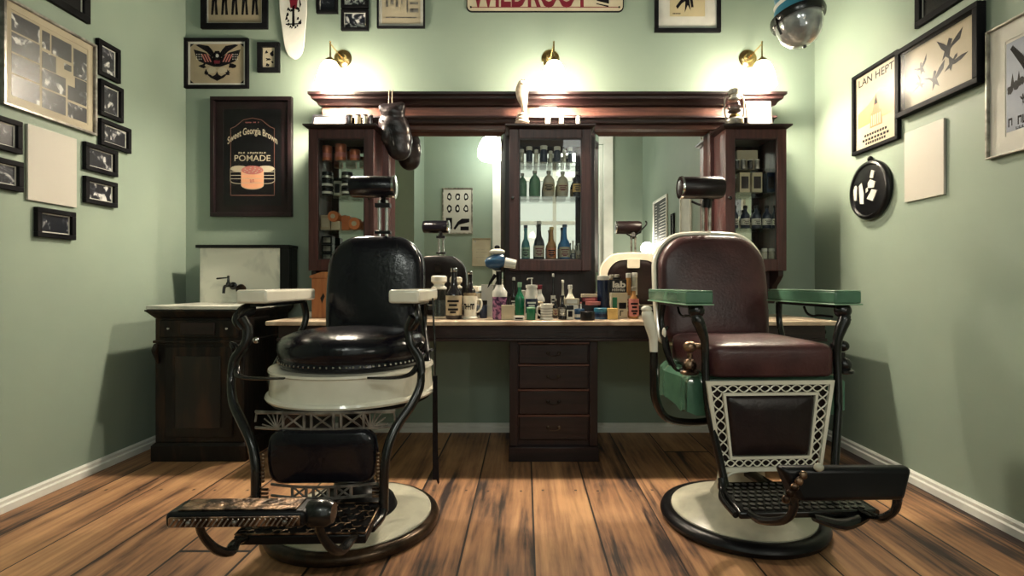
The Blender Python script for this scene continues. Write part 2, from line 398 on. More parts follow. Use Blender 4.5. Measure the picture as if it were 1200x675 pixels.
wf = struct(win, 'window_1', M['trim'], bevel=.003)
MB().box(wo[0], wo[1], YR-.068, YR-.064, wo[2], wo[3]).build('window_glass', M['glass'], wf)
# baseboards: profiled strips
def baseboard(name, a, b, nrm):
    prof = [(0,0),(.022,0),(.022,.030),(.014,.036),(.014,.050),(.006,.058),(0,.058)]
    a = Vector(a); b = Vector(b); n = Vector(nrm); mb = MB(); k = len(prof)
    vs = [a+n*u+Vector((0,0,v)) for u, v in prof]+[b+n*u+Vector((0,0,v)) for u, v in prof]
    mb.add(vs, [tuple(range(k)), tuple(range(2*k-1, k-1, -1))]+[(i,(i+1)%k,k+(i+1)%k,k+i) for i in range(k)])
    return struct(mb, name, M['trim'])
baseboard('baseboard_left', (XL,-.94,0), (XL,YB,0), (1,0,0))
baseboard('baseboard_right', (XR,YR,0), (XR,YB,0), (-1,0,0))
baseboard('baseboard_back', (XL,YB,0), (XR,YB,0), (0,-1,0))
baseboard('baseboard_rear', (-1.63,YR,0), (wo[0]-.2,YR,0), (0,1,0))

# ------------------------------------------------------------------ wall mapping for pictures
def wallmap(wl):
    return {'back': lambda u, v, d: (u, YB-d, v), 'left': lambda u, v, d: (XL+d, u, v),
            'right': lambda u, v, d: (XR-d, -u, v), 'rear': lambda u, v, d: (-u, YR+d, v)}[wl]
def rect_on(wl, l, r, tl, bl, tr=None, br=None):
    if wl == 'back':
        return wx(l, YB-.01), wx(r, YB-.01), wz(bl, YB-.01), wz(tl, YB-.01)
    X = XL+.015 if wl == 'left' else XR-.015
    Yl = X*FPX/(l-616); Yr = X*FPX/(r-616)
    zt = (wz(tl, Yl)+wz(tr, Yr))/2; zb = (wz(bl, Yl)+wz(br, Yr))/2
    return (Yl, Yr, zb, zt) if wl == 'left' else (-Yl, -Yr, zb, zt)
def ring_frame(mb, u0, u1, v0, v1, w, d0, d1, mp):
    for a, b, c, d in ((u0,u1,v1-w,v1),(u0,u1,v0,v0+w),(u0,u0+w,v0+w,v1-w),(u1-w,u1,v0+w,v1-w)):
        mb.hexa([mp(a,c,d0),mp(b,c,d0),mp(b,d,d0),mp(a,d,d0)],[mp(a,c,d1),mp(b,c,d1),mp(b,d,d1),mp(a,d,d1)])
def slab(mb, u0, u1, v0, v1, d0, d1, mp):
    mb.hexa([mp(u0,v0,d0),mp(u1,v0,d0),mp(u1,v1,d0),mp(u0,v1,d0)],[mp(u0,v0,d1),mp(u1,v0,d1),mp(u1,v1,d1),mp(u0,v1,d1)])
def picture(label, wl, rect, fw=.02, depth=.022, fmat='frame', matw=.02, matm='white', pmat=None, art=None, amats=(), group=None, name='picture_frame', cat='picture', glass=True):
    u0, u1, v0, v1 = rect; mp = wallmap(wl)
    c = mp((u0+u1)/2, v0, 0)
    t = thing(name, label, cat, c, group=group)
    f = MB(); ring_frame(f, u0, u1, v0, v1, fw, .001, depth, mp); f.build('frame', M[fmat], t, bevel=.002)
    a0, a1, b0, b1 = u0+fw, u1-fw, v0+fw, v1-fw
    if matw:
        m_ = MB(); ring_frame(m_, a0, a1, b0, b1, matw, .001, .008, mp); m_.build('mat_border', M[matm], t)
        a0 += matw; a1 -= matw; b0 += matw; b1 -= matw
    p = MB(); slab(p, a0, a1, b0, b1, .001, .006, mp)
    mats = [pmat or M['paper']]
    if art:
        mats += [M[k] if isinstance(k, str) else k for k in amats]
        def am(u, v, d): return mp(a0+(a1-a0)*u, b0+(b1-b0)*v, .0063+d)
        art(p, am, (a1-a0)/(b1-b0))
    p.build('print', mats, t)
    if glass:
        g = MB(); slab(g, u0+fw*.8, u1-fw*.8, v0+fw*.8, v1-fw*.8, depth-.009, depth-.007, mp); g.build('glass_pane', M['pic_glass'], t)
    return t
def poly(p, mi, pts, am, d=.0004):
    p.mi = mi; p.prism(pts, d*0, d, am)
def blobs(p, mi, am, cx, cy, sx, sy, seed, n=14, rr=.35, d=.0004, asp=1):
    rnd = random.Random(seed); pts = []
    for i in range(n):
        a = 2*PI*i/n; r = 1-rr*rnd.random(); pts.append((cx+sx*r*math.cos(a), cy+sy*r*math.sin(a)))
    poly(p, mi, pts, am, d)

def marks(p, mi, am, x0, x1, y, h, n, seed, d=.0004, gap=.3):      # a row of worn, unreadable letter strokes
    rnd = random.Random(seed); w_ = (x1-x0)/n
    for i in range(n):
        if n > 6 and rnd.random() < .12: continue
        a = x0+i*w_; b_ = a+w_*(1-gap); k = rnd.randint(0, 2)
        poly(p, mi, [(a,y),(a+w_*.25,y),(a+w_*.25,y+h),(a,y+h)], am, d)
        poly(p, mi, [(a+w_*.25,y+h*(.75 if k == 0 else .4 if k == 1 else 0)),(b_,y+h*(.75 if k == 0 else .4 if k == 1 else 0)),(b_,y+h*(1 if k == 0 else .62 if k == 1 else .25)),(a+w_*.25,y+h*(1 if k == 0 else .62 if k == 1 else .25))], am, d)
        if k != 1: poly(p, mi, [(b_-w_*.2,y+h*.1),(b_,y+h*.1),(b_,y+h*.9),(b_-w_*.2,y+h*.9)], am, d)
# ---- left wall
LP = [  # l, r, tl, bl, tr, br, label
 (114.6,140.5,45,88,58,96.5,'small black-framed portrait photo, topmost of the three right of the big collage'),
 (117,144,93,136,103,142.5,'small black-framed upright photo, middle one of three right of the big collage'),
 (117.4,153,139.5,170.7,150,178.7,'small black-framed photo of a group, lowest of three beside the big collage corner'),
 (99.5,137.4,166,200,177,206,'small black-framed landscape photo, right of the blank sheet, upper of the pair'),
 (99.5,137,206.7,238,213.7,242.7,'small black-framed landscape photo, right of the blank sheet, lower of the pair'),
 (42.7,88,243.5,278.8,247.8,280,'small black-framed photo hanging directly below the blank grey sheet'),
 (-22,25.3,128,172,143.5,179,'small black-framed photo at the picture edge below the collage, upper of two'),
 (-22,26.7,181,220,189,222.7,'small black-framed photo at the picture edge left of the blank sheet, lower of two')]
for i, (l, r, tl, bl, tr, br, lab) in enumerate(LP):
    picture(lab, 'left', rect_on('left', l, r, tl, bl, tr, br), fw=.022, matw=.006, pmat=photo_mat('print_photo_%d' % i, i+1, 16), group='small black-framed photos on the left wall')
picture('black-framed picture cut off by the top edge above the big photo collage', 'left', rect_on('left', 50, 105, -60, -2, -30, 27), fw=.035, matw=.006, pmat=M['black'])
def collage(p, am, asp):
    cells = [(.01,.34,.77,.97),(.01,.34,.53,.75),(.01,.34,.29,.51),(.01,.34,.03,.27),(.37,.47,.74,.95),(.49,.76,.72,.95),(.37,.55,.50,.70),(.66,.76,.60,.68),
             (.79,.985,.57,.93),(.81,.985,.42,.56),(.37,.68,.27,.49),(.37,.68,.02,.25),(.71,.985,.24,.42),(.71,.985,.02,.21)]
    for k, (a, b, c, d) in enumerate(cells): poly(p, 1+k % 4, [(a,c),(b,c),(b,d),(a,d)], am)
picture('large silver-framed collage of black and white barbershop photos on left wall', 'left', rect_on('left', 3, 113, 0, 121, 47, 160),
        fw=.012, fmat='greyiron', matw=.03, matm='paper', art=collage, amats=[photo_mat('collage_photo_%d' % k, 20+k, 14, t=(.56,.64,.74)) for k in range(4)], name='photo_collage')
def sheet(label, wl, rect):
    mp = wallmap(wl); b = MB(); u0, u1, v0, v1 = rect; slab(b, u0, u1, v0, v1, .001, .012, mp)
    tag(b.build('blank_panel', M['grey_paper'], bevel=.001), label, 'panel')
sheet('blank pale grey sheet hung among the small photos on the left wall', 'left', rect_on('left', 33.6, 90.7, 146, 234.7, 162, 242.7))
sheet('blank pale sheet on the right wall below the five-bird tattoo picture', 'right', rect_on('right', 1059, 1105, 155, 237, 140, 228))

# ---- right wall
def lan_art(p, am, asp):
    p.mi = 1; p.text('LAN HEPT', .5, .91, .86, .10, .0004, am, bold=.01)
    poly(p, 2, [(.05,.30),(.95,.34),(.95,.62),(.6,.7),(.3,.56),(.05,.5)], am, .0003)
    poly(p, 3, [(.36,.24),(.66,.24),(.64,.44),(.38,.44)], am)
    for k in range(5): poly(p, 4, [(.39+k*.05,.26),(.42+k*.05,.26),(.42+k*.05,.40),(.39+k*.05,.40)], am, .0006)
    poly(p, 3, [(.42,.44),(.60,.44),(.57,.53),(.45,.53)], am); poly(p, 1, [(.46,.53),(.55,.53),(.53,.60),(.48,.60)], am); poly(p, 1, [(.49,.60),(.52,.60),(.505,.68)], am)
    for k, (y, w_) in enumerate(((.15,.56),(.09,.66),(.04,.5))):
        for j in range(9): poly(p, 1, [(.5-w_/2+w_*j/9,y),(.5-w_/2+w_*(j+.72)/9,y),(.5-w_/2+w_*(j+.72)/9,y+.032),(.5-w_/2+w_*j/9,y+.032)], am)
picture('black-framed orange and cream travel poster with a tower drawing', 'right', rect_on('right', 999, 1053, 89, 182, 60, 164), fw=.02, matw=0,
        pmat=M['paper'], art=lan_art, amats=['ink', pm('peach_wash', (.60,.27,.09), rough=.5), 'orange', 'paper'], name='framed_poster', cat='poster')
def bird(p, mi, am, cx, cy, s, rot, seed):
    pts = [(-1,.55),(-.5,.35),(-.12,.1),(-.08,.5),(.08,.62),(.2,.45),(.12,.12),(.55,.5),(1,.9),(.8,.35),(.45,-.05),(.15,-.2),(.3,-.8),(0,-.55),(-.3,-.85),(-.18,-.2),(-.5,.0)]
    rnd = random.Random(seed); c, n = math.cos(rot), math.sin(rot)
    s *= 1.35; pts = [(x+rnd.uniform(-.09,.09), y+rnd.uniform(-.09,.09)) for x, y in pts]
    poly(p, mi, [(cx+s*(x*c-y*n)*.72, cy+s*(x*n+y*c)) for x, y in pts], am)
def birds_art(p, am, asp):
    for k, (x, y, s, r) in enumerate(((.25,.62,.11,.3),(.62,.72,.17,-.2),(.68,.46,.14,-.6),(.22,.36,.10,1.0),(.44,.34,.15,.1))): bird(p, 1, am, x, y, s, r, k)
picture('wide black-framed sheet of five dark tattoo birds on cream paper', 'right', rect_on('right', 1054, 1152, 59, 137, 2, 100), fw=.025, depth=.04, matw=.0,
        pmat=M['paper'], art=birds_art, amats=['ink'], name='framed_tattoo_sheet')
def wing_art(p, am, asp):
    poly(p, 1, [(.02,.04),(.98,.04),(.98,.97),(.02,.97)], am, .0002)
    for k in range(9): poly(p, 2, [(.42,.60-.004*k),(.47,.60-.004*k),(.16+.03*k,.93-.02*k),(.10+.03*k,.90-.02*k)], am, .0005)
    for k in range(9): poly(p, 2, [(.58,.60-.004*k),(.53,.60-.004*k),(.84-.03*k,.93-.02*k),(.90-.03*k,.90-.02*k)], am, .0005)
    poly(p, 2, [(.40,.52),(.60,.52),(.62,.66),(.55,.76),(.47,.76),(.38,.66)], am, .0006); poly(p, 3, [(.47,.70),(.53,.70),(.52,.75),(.48,.75)], am, .0008)
    for k in range(7): blobs(p, 2, am, .10+.12*k, .47+.03*(k % 3), .07, .055, k+3, d=.0005)
    for x in (.15,.28,.8): poly(p, 2, [(x-.05,.48),(x+.05,.48),(x,.64)], am, .0005)
    bird(p, 2, am, .36, .34, .06, .2, 5); bird(p, 2, am, .7, .34, .06, .8, 6)
    marks(p, 2, am, .06, .94, .09, .09, 9, 2, .0005, .12); marks(p, 2, am, .22, .8, .045, .03, 9, 3, .0005, .2)
picture('large pale-framed blue-grey print of an eagle over trees, at right edge', 'right', rect_on('right', 1156, 1262, 32, 184, -12, 164), fw=.008, fmat='tin', matw=.065, matm='white',
        pmat=M['white'], art=wing_art, amats=[pm('blue_grey_ink', (.26,.29,.36), (.18,.21,.28), rough=.5), 'ink', 'paper'], name='framed_print')
picture('black-framed picture cut off by the top edge above the tattoo birds', 'right', rect_on('right', 1073, 1150, -20, 25, -70, -5), fw=.03, matw=.006, pmat=M['black'])
# oval plaque
pc = rect_on('right', 998, 1044, 190, 259, 186, 256); mpR = wallmap('right')
u_, v_ = (pc[0]+pc[1])/2, (pc[2]+pc[3])/2; ru, rv = (pc[1]-pc[0])/2, (pc[3]-pc[2])/2
t = thing('oval_plaque', 'glossy black oval plaque with white figures on the right wall', 'plaque', mpR(u_, v_-rv, 0))
b = MB(); ov = [(u_+ru*math.cos(2*PI*i/40), v_+rv*math.sin(2*PI*i/40)) for i in range(40)]
b.pad(ov, [(.98,.001),(1,.01),(1,.02),(.96,.032),(.88,.034),(.84,.026),(.6,.034),(.3,.038),(.05,.039)], mpR); b.build('disc', M['black'], t, sharp=60)
b = MB(); 
def pl(pts, mi=0): b.mi = mi; b.prism([(u_+x*ru, v_+y*rv) for x, y in pts], .030, .0395, mpR)
pl([(-.62,-.25),(-.50,-.28),(-.46,.15),(-.56,.25),(-.66,.1)]); pl([(-.30,-.42),(-.12,-.45),(-.10,-.1),(-.22,.28),(-.36,.2)])
pl([(.05,-.30),(.35,-.42),(.55,-.10),(.30,-.02),(.22,-.12)]); pl([(.12,.05),(.40,.02),(.48,.20),(.22,.32),(.10,.22)]); pl([(.20,.38),(.36,.34),(.42,.56),(.28,.62)])
pl([(.0,-.1),(.12,-.05),(.10,.08),(.0,.05)])
b.build('figures', M['white'], t)
b = MB(); b.ell(mpR(u_, v_+rv*1.05, .015), (.014,.014,.018)); b.build('hanger', M['black'], t)

# ---- back wall pictures
BKR = lambda l, r, t_, b_: rect_on('back', l, r, t_, b_)
def figures_art(p, am, asp):
    for k in range(5):
        x = .12+.19*k
        poly(p, 1, [(x-.06,.98),(x+.07,.98),(x+.05,.55),(x+.04,.30),(x+.06,.12),(x+.01,.12),(x,.34),(x-.03,.12),(x-.07,.12),(x-.05,.40)], am)
        poly(p, 2 if k in (2,) else 3, [(x-.03,.9),(x+.03,.9),(x+.02,.6),(x-.02,.6)], am, .0006)
picture('black-framed tattoo sheet of dancing figures, highest at the left of back wall', 'back', BKR(236, 314, -58, 34), fw=.035, matw=.008, pmat=M['buff'], art=figures_art, amats=['ink','red','buff'], name='framed_tattoo_sheet')
def eagle_art(p, am, asp):
    for s in (-1, 1):
        f = lambda pts: [(.5+s*x, y) for x, y in pts]
        poly(p, 1, f([(.02,.70),(.10,.86),(.16,.95),(.34,.99),(.40,.97),(.20,.80),(.10,.66)]), am)
        poly(p, 1, f([(.05,.62),(.22,.78),(.44,.86),(.40,.70),(.34,.56),(.24,.50),(.06,.42)]), am)
        for k in range(3): poly(p, 2, f([(.10+.05*k,.54),(.125+.05*k,.54),(.20+.05*k,.74),(.17+.05*k,.74)]), am, .0007)
        for i in range(3):
            for j in range(3): poly(p, 4, f([(.29+.04*i,.60+.06*j),(.305+.04*i,.60+.06*j),(.305+.04*i,.625+.06*j),(.29+.04*i,.625+.06*j)]), am, .0008)
        blobs(p, 1, am, .5+s*.27, .44, .10, .07, 3+s, rr=.6); blobs(p, 3, am, .5+s*.10, .33, .10, .09, 9+s, rr=.2, d=.0007); blobs(p, 1, am, .5+s*.2, .27, .06, .09, 7+s, rr=.6)
        poly(p, 1, f([(0,.06),(.12,.14),(.20,.24),(.14,.23),(.08,.18),(.03,.22),(.0,.3)]), am)
    poly(p, 1, [(.44,.42),(.56,.42),(.58,.70),(.54,.82),(.46,.82),(.42,.70)], am); blobs(p, 4, am, .5, .70, .035, .05, 4, d=.0008)
    poly(p, 5, [(.45,.5),(.55,.5),(.56,.58),(.44,.58)], am, .0008)
    for x, y in ((.02,.02),(.98,.02),(.02,.98),(.98,.98)):
        sx = .07 if x < .5 else -.07; sy = .08 if y < .5 else -.08
        X0 = 0 if x < .5 else 1; Y0 = 0 if y < .5 else 1
        poly(p, 1, [(X0,Y0),(X0+sx,Y0),(X0,Y0+sy)], am, .0006)
picture('black-framed tattoo print of a spread-wing eagle over an anchor', 'back', BKR(216.5, 291.5, 45, 103.5), fw=.02, matw=.014, matm='white', pmat=M['buff'], art=eagle_art,
        amats=['ink','pink','paper','white','red'], name='framed_eagle_print')
def tiny_art(p, am, asp):
    blobs(p, 1, am, .3, .78, .14, .10, 1, rr=.6); blobs(p, 1, am, .72, .7, .2, .16, 2, rr=.5); blobs(p, 1, am, .45, .42, .25, .10, 3, rr=.7); blobs(p, 1, am, .35, .15, .2, .09, 4, rr=.6); blobs(p, 1, am, .75, .3, .12, .1, 5, rr=.6)
picture('tiny black-framed tattoo sketch right of the eagle print', 'back', BKR(302, 328, 50, 85), fw=.03, matw=0, pmat=M['paper'], art=tiny_art, amats=['ink'])
picture('tiny black-framed photo beside the skateboard deck, leftmost of the three', 'back', BKR(371, 396, -25, 16), fw=.02, matw=.004, pmat=photo_mat('print_photo_a', 41, 16))
picture('tiny black-framed print above the other, right of the skateboard deck', 'back', BKR(400, 432, -22, 10), fw=.02, matw=.004, pmat=photo_mat('print_photo_b', 43, 30, t=(.42,.5,.56)))
picture('tiny black-framed photo hung lowest in the group right of the skateboard deck', 'back', BKR(400, 432, 11.5, 36), fw=.018, matw=.005, pmat=photo_mat('print_photo_c', 44, 18))
def shop_art(p, am, asp):
    for a, b, c, d in ((.05,.95,.58,.62),(.10,.16,.30,.58),(.22,.30,.34,.58),(.36,.42,.30,.6),(.50,.53,.35,.75),(.62,.92,.5,.55),(.64,.68,.2,.5),(.72,.94,.34,.38),(.72,.94,.2,.27),(.1,.9,.1,.12)):
        poly(p, 1, [(a,c),(b,c),(b,d),(a,d)], am)
picture('thin dark-framed grey etching of a shop interior, left of the red-lettered sign', 'back', BKR(442, 498, -45, 33), fw=.010, matw=.02, pmat=M['paper'], art=shop_art, amats=['greyiron'], name='framed_etching')
def pirate_art(p, am, asp):
    poly(p, 1, [(.04,.04),(.96,.04),(.96,.96),(.04,.96)], am, .0002)
    bird(p, 2, am, .5, .45, .3, .1, 8); poly(p, 2, [(.2,.22),(.35,.35),(.5,.38),(.48,.32),(.36,.27),(.24,.17)], am, .0005); poly(p, 2, [(.55,.4),(.6,.2),(.66,.2),(.63,.4)], am, .0005)
    for j in range(6): poly(p, 2, [(.12+.035*j,.08),(.14+.035*j,.08),(.145+.035*j,.105),(.12+.035*j,.1)], am, .0005)
picture('black-framed tattoo figure on yellowed paper with wide white mount, right of sign', 'back', BKR(767, 844.5, -62, 38), fw=.025, matw=.065, matm='white', pmat=M['white'], art=pirate_art,
        amats=[pm('yellowed_paper', (.55,.46,.28), rough=.5), 'ink'], name='framed_tattoo_figure')
# pomade poster
def pom_art(p, am, asp):
    arch = [(.12,.10),(.88,.10),(.88,.80),(.80,.82),(.74,.85),(.66,.89),(.5,.91),(.34,.89),(.26,.85),(.20,.82),(.12,.80)]
    n = len(arch)
    for i in range(n):
        a, b_ = arch[i], arch[(i+1) % n]; dx, dy = b_[0]-a[0], b_[1]-a[1]; l_ = math.hypot(dx, dy); nx, ny = -dy/l_*.006, dx/l_*.006
        poly(p, 1, [a, b_, (b_[0]+nx, b_[1]+ny), (a[0]+nx, a[1]+ny)], am, .0004)
    p.mi = 2; p.text('Sweet Georgia Brown', .5, .765, .86, .095, .0004, am, bold=.012, arc=.11)
    marks(p, 2, am, .26, .74, .535, .018, 12, 4)
    p.text('POMADE', .5, .49, .62, .062, .0004, am, bold=.005)
    marks(p, 3, am, .38, .62, .855, .012, 9, 5)
    def tin(cx, cy, rx, ry, h, top, side, d):
        e = [(cx+rx*math.cos(PI+PI*i/16), cy-h+ry*math.sin(PI+PI*i/16)) for i in range(17)]+[(cx+rx, cy),(cx-rx, cy)]
        poly(p, side, e, am, d); poly(p, top, [(cx+rx*math.cos(2*PI*i/28), cy+ry*math.sin(2*PI*i/28)) for i in range(28)], am, d+.0003)
        poly(p, 2, [(cx+(rx+.006)*math.cos(PI+PI*i/16), cy-h-.006+ry*math.sin(PI+PI*i/16)) for i in range(17)]+[(cx+rx+.006, cy),(cx-rx-.006, cy)], am, d*.5)
        for k in range(3): poly(p, 2, [(cx-rx*.98, cy-h*.3-k*h*.3),(cx+rx*.98, cy-h*.3-k*h*.3),(cx+rx*.98, cy-h*.3-k*h*.3+.006),(cx-rx*.98, cy-h*.3-k*h*.3+.006)], am, d+.0001)
    tin(.27, .38, .15, .032, .12, 2, 6, .0004); tin(.73, .38, .15, .032, .12, 2, 6, .0004); tin(.5, .365, .19, .045, .15, 4, 5, .0012)
    for k in range(14):
        q = k*2.4; r_ = .16*math.sqrt((k+.5)/14); poly(p, 2, [(.5+r_*math.cos(q)+.018*math.cos(z_), .365+.22*r_*math.sin(q)+.005*math.sin(z_)) for z_ in (0,1.6,3.1,4.7)], am, .0018)
    marks(p, 3, am, .46, .54, .235, .035, 2, 6, .0018)
picture('big dark-framed black poster for hair pomade with drawn tins', 'back', BKR(248, 343, 114, 254), fw=.025, depth=.03, fmat='dark_frame', matw=.05, matm='dark_frame', pmat=M['black'], art=pom_art,
        amats=[pm('brown_line_ink', (.22,.10,.07), rough=.5), 'paper', 'pink', 'pink', pm('peach_ink', (.75,.36,.20), rough=.5), 'ink'], name='framed_poster', cat='poster')
# skateboard deck: a white board hung nose down
t = thing('skateboard_deck', 'white skateboard deck with black and red artwork hung on back wall', 'skateboard', (wx(346, 3.3), 3.29, wz(70, 3.3)))
def deckx(z, s):
    zb = wz(70, 3.3); h = (z-zb); w_ = .082+.008*min(1, h/.5)
    w_ = min(w_, .052+.12*h)
    if h < .09: w_ *= math.sqrt(max(0, 1-((.09-h)/.09)**2))*.9+.1*min(1, h/.02)
    return wx(346, 3.3)+s*w_-.012*min(1, h/.4)
zs = [wz(70, 3.3)+q for q in (0,.004,.012,.024,.04,.06,.09,.15,.3,.5,.7,.78)]
out = [(deckx(z, -1), z) for z in zs]+[(deckx(z, 1), z) for z in reversed(zs)]
mpB = wallmap('back'); b = MB(); b.prism(out, .030, .042, mpB); b.build('board', M['white'], t, bevel=.003)
b = MB(); cx = wx(345, 3.3); z0 = wz(34, 3.3)
def dk(mi, pts): b.mi = mi; b.prism([(cx+x, z0+z) for x, z in pts], .0424, .0432, mpB)
for k in range(26):
    a = random.Random(k); q = a.uniform(0, 2*PI); r_ = a.uniform(.028,.05); x = r_*math.cos(q); z = .07+r_*1.5*math.sin(q); s = a.uniform(.004,.009)
    dk(0, [(x-s,z-s*1.2),(x+s,z-s*.5),(x+s*.6,z+s*1.5),(x-s*.4,z+s)])
dk(0, [(-.01,.01),(.008,.01),(.006,.13),(-.008,.13)]); dk(0, [(-.05,.02),(.05,.025),(.05,.032),(-.05,.028)]); dk(1, [(-.03,.22),(-.02,.13),(.02,.12),(.03,.2),(.012,.24),(-.01,.20)])
dk(0, [(-.05,.19),(-.035,.24),(-.03,.2)]); dk(0, [(.05,.15),(.035,.21),(.04,.13)])
b.build('artwork', [M['ink'], M['red']], t)
for s in (-1,1): MB().lathe([(.012,0),(.012,.03)], (cx+.0, 3.33, 2.6+s*.05), 12, Matrix.Rotation(R(90),3,'X')).build('wall_spacer', M['greyiron'], t)
# enamel sign
t = thing('enamel_sign', 'long cream enamel sign with dark red capital letters above middle lamp', 'sign', (wx(638, 3.32), 3.32, wz(14, 3.32)))
x0, x1, z0, z1 = wx(546.5, 3.32), wx(731, 3.32), wz(14, 3.32), wz(14, 3.32)+.27
def rr2(x0, x1, z0, z1, r, k=6):
    P = []
    for cx_, cz_, a0 in ((x1-r,z0+r,-90),(x1-r,z1-r,0),(x0+r,z1-r,90),(x0+r,z0+r,180)):
        for i in range(k+1): a = R(a0+90*i/k); P.append((cx_+r*math.cos(a), cz_+r*math.sin(a)))
    return P
b = MB(); b.prism(rr2(x0, x1, z0, z1, .035), .003, .010, mpB); b.mi = 1; b.prism(rr2(x0+.007, x1-.007, z0+.007, z1-.007, .03), .0101, .0112, mpB)
b.mi = 2; b.prism(rr2(x0+.028, x1-.028, z0+.028, z0+.033, .002), .0113, .0116, mpB)
b.text('WILDROOT', wx(621, 3.32), z0+.125, wx(690,3.32)-wx(552,3.32), .20, .0115, mpB, bold=.03)
b.mi = 0; lx = wx(706, 3.32)
for dz, th in ((.0,.010),(.022,.030),(.065,.035),(.11,.06)): b.prism([(lx-.040+dz*.1,z0+.050+dz),(lx+.040+dz*.1,z0+.030+dz),(lx+.040+dz*.1,z0+.030+dz+th),(lx-.040+dz*.1,z0+.050+dz+th*.6)], .0114, .0120, mpB)
b.build('sign_plate', [M['ink'], M['paper'], M['red']], t)
for sx in (x0+.03, x1-.03): MB().lathe([(.006,0),(.006,.003),(0,.004)], mpB(sx, z0+.03, .0115), 10, Matrix.Rotation(R(90),3,'X')).build('screw', M['iron'], t)

# ------------------------------------------------------------------ wall sconces
def sconce(label, px_plate, px_shade, Ysh, pw=1.0, zdz=0):
    X = wx(px_shade, Ysh); P = (wx(px_plate, YB), YB, wz(69, YB)+zdz)
    t = thing('wall_sconce', label, 'lamp', P, group='brass wall lamps above the mirrors')
    RX = Matrix.Rotation(R(90), 3, 'X')
    MB().lathe([(.001,0),(.055,0),(.058,.006),(.05,.014),(.03,.02),(.022,.035),(.0,.04)], P, 28, RX).build('wall_plate', M['brass'], t)
    zt = wz(50, Ysh)+zdz; zs = wz(72, Ysh)+zdz
    b = MB(); b.sweep([(P[0], YB-.03, P[2]), ((P[0]+X)/2, (YB-.03+Ysh)/2, (P[2]+zt)/2-.004), (X, Ysh, zt-.006)], .005, spline=6, n=8); b.build('arm', M['brass'], t)
    MB().lathe([(.0,zt+.012),(.006,zt+.006),(.005,zt),(.0045,zs+.03),(.012,zs+.022),(.03,zs+.008),(.034,zs-.004),(.03,zs-.006)][::-1], (X, Ysh, 0), 20).build('stem', M['brass'], t)
    s = MB(); s.lathe([(.028,zs),(.040,zs-.012),(.056,zs-.04),(.070,zs-.085),(.079,zs-.125),(.082,zs-.150),(.079,zs-.153),(.075,zs-.145),(.066,zs-.085),(.052,zs-.04),(.036,zs-.014),(.0,zs-.008)], (X, Ysh, 0), 32)
    s.build('lamp_shade', M['lamp'], t)
    ld = bpy.data.lights.new('bulb', 'POINT'); ld.energy = BULB*pw; ld.color = (1.0, .86, .68); ld.shadow_soft_size = .03
    lo = bpy.data.objects.new('bulb', ld); C.objects.link(lo); lo.parent = t; lo.location = (X-P[0], Ysh-P[1], zs-.115-P[2])
sconce('brass wall lamp with lit opal shade, left one above the glove', 402, 387, 3.06, 1.1)
sconce('brass wall lamp with lit opal shade, middle one under the red-lettered sign', 645, 649, 3.02)
sconce('brass wall lamp with lit opal shade, right one above the lantern', 876, 893, 3.06, .62)
# pendants behind the camera's view, seen in the mirrors
for X, lab in ((-.52, 'white hanging glass lamp seen reflected in the left mirror'), (.72, 'white hanging glass lamp seen reflected in the middle cabinet')):
    t = thing('pendant_lamp', lab, 'lamp', (X, -1.1, ZC), group='hanging lamps at the rear of the room')
    MB().lathe([(.0,ZC-.03),(.04,ZC-.028),(.05,ZC-.002),(.05,ZC)], (X,-1.1,0), 20).build('canopy', M['brass'], t)
    MB().lathe([(.005,3.17),(.005,ZC-.02)], (X,-1.1,0), 8).build('rod', M['brass'], t)
    MB().lathe([(.0,2.78),(.09,2.785),(.16,2.81),(.195,2.86),(.195,2.95),(.17,3.04),(.12,3.12),(.05,3.17),(.03,3.18)], (X,-1.1,0), 32).build('lamp_shade', M['pend' if X > 0 else 'pend_left'], t)

gx, gy, gz = 1.74, -.80, 1.47
t = thing('globe_wall_lamp', 'small white globe lamp on the right wall reflected in the right mirror', 'lamp', (XR, gy, gz-.1))
MB().lathe([(0,0),(.05,0),(.05,.01),(.02,.02),(0,.022)], (XR, gy, gz-.12), 20, Matrix.Rotation(R(-90),3,'Y')).build('wall_plate', M['iron'], t)
b = MB(); b.sweep([(XR-.02,gy,gz-.12),(gx,gy,gz-.14),(gx,gy,gz-.08)], .008, spline=5, n=8); b.build('arm', M['iron'], t)
b = MB(); b.ell((gx,gy,gz), (.085,.085,.085)); b.build('globe', M['globe'], t)
# ------------------------------------------------------------------ street-lamp style light at top right
SX, SY = wx(935, 2.6), 2.6
t = thing('industrial_lamp', 'teal-housed industrial lamp with domed glass at the top right corner', 'lamp', (SX, SY, ZC))
Mt = Matrix.Rotation(R(-9), 3, 'Y') @ Matrix.Rotation(R(-7), 3, 'X')
zc = wz(22, 2.6)
MB().lathe([(.012,2.9),(.012,ZC-.001)], (SX+.03,SY,0), 12).build('hanging_pipe', M['greyiron'], t)
MB().lathe([(.105,.02),(.10,.06),(.085,.10),(.08,.26),(.072,.40),(.05,.50),(.02,.56),(.0,.56)], (SX,SY,zc), 36, Mt).build('housing', M['teal'], t)
MB().lathe([(.083,.062),(.095,.058),(.096,.092),(.082,.094)], (SX,SY,zc), 36, Mt).build('white_band', M['white'], t)
MB().lathe([(.10,-.012),(.125,-.016),(.130,.0),(.128,.018),(.112,.028),(.10,.03)], (SX,SY,zc), 36, Mt).build('rim', M['iron'], t)
MB().lathe([(.0,-.150),(.03,-.146),(.065,-.128),(.092,-.095),(.108,-.05),(.113,-.010),(.11,.0)], (SX,SY,zc), 36, Mt).build('glass_dome', M['lens'], t)
MB().lathe([(.0,-.162),(.008,-.158),(.01,-.146),(.0,-.144)], (SX,SY,zc), 10, Mt).build('drain_plug', M['iron'], t)
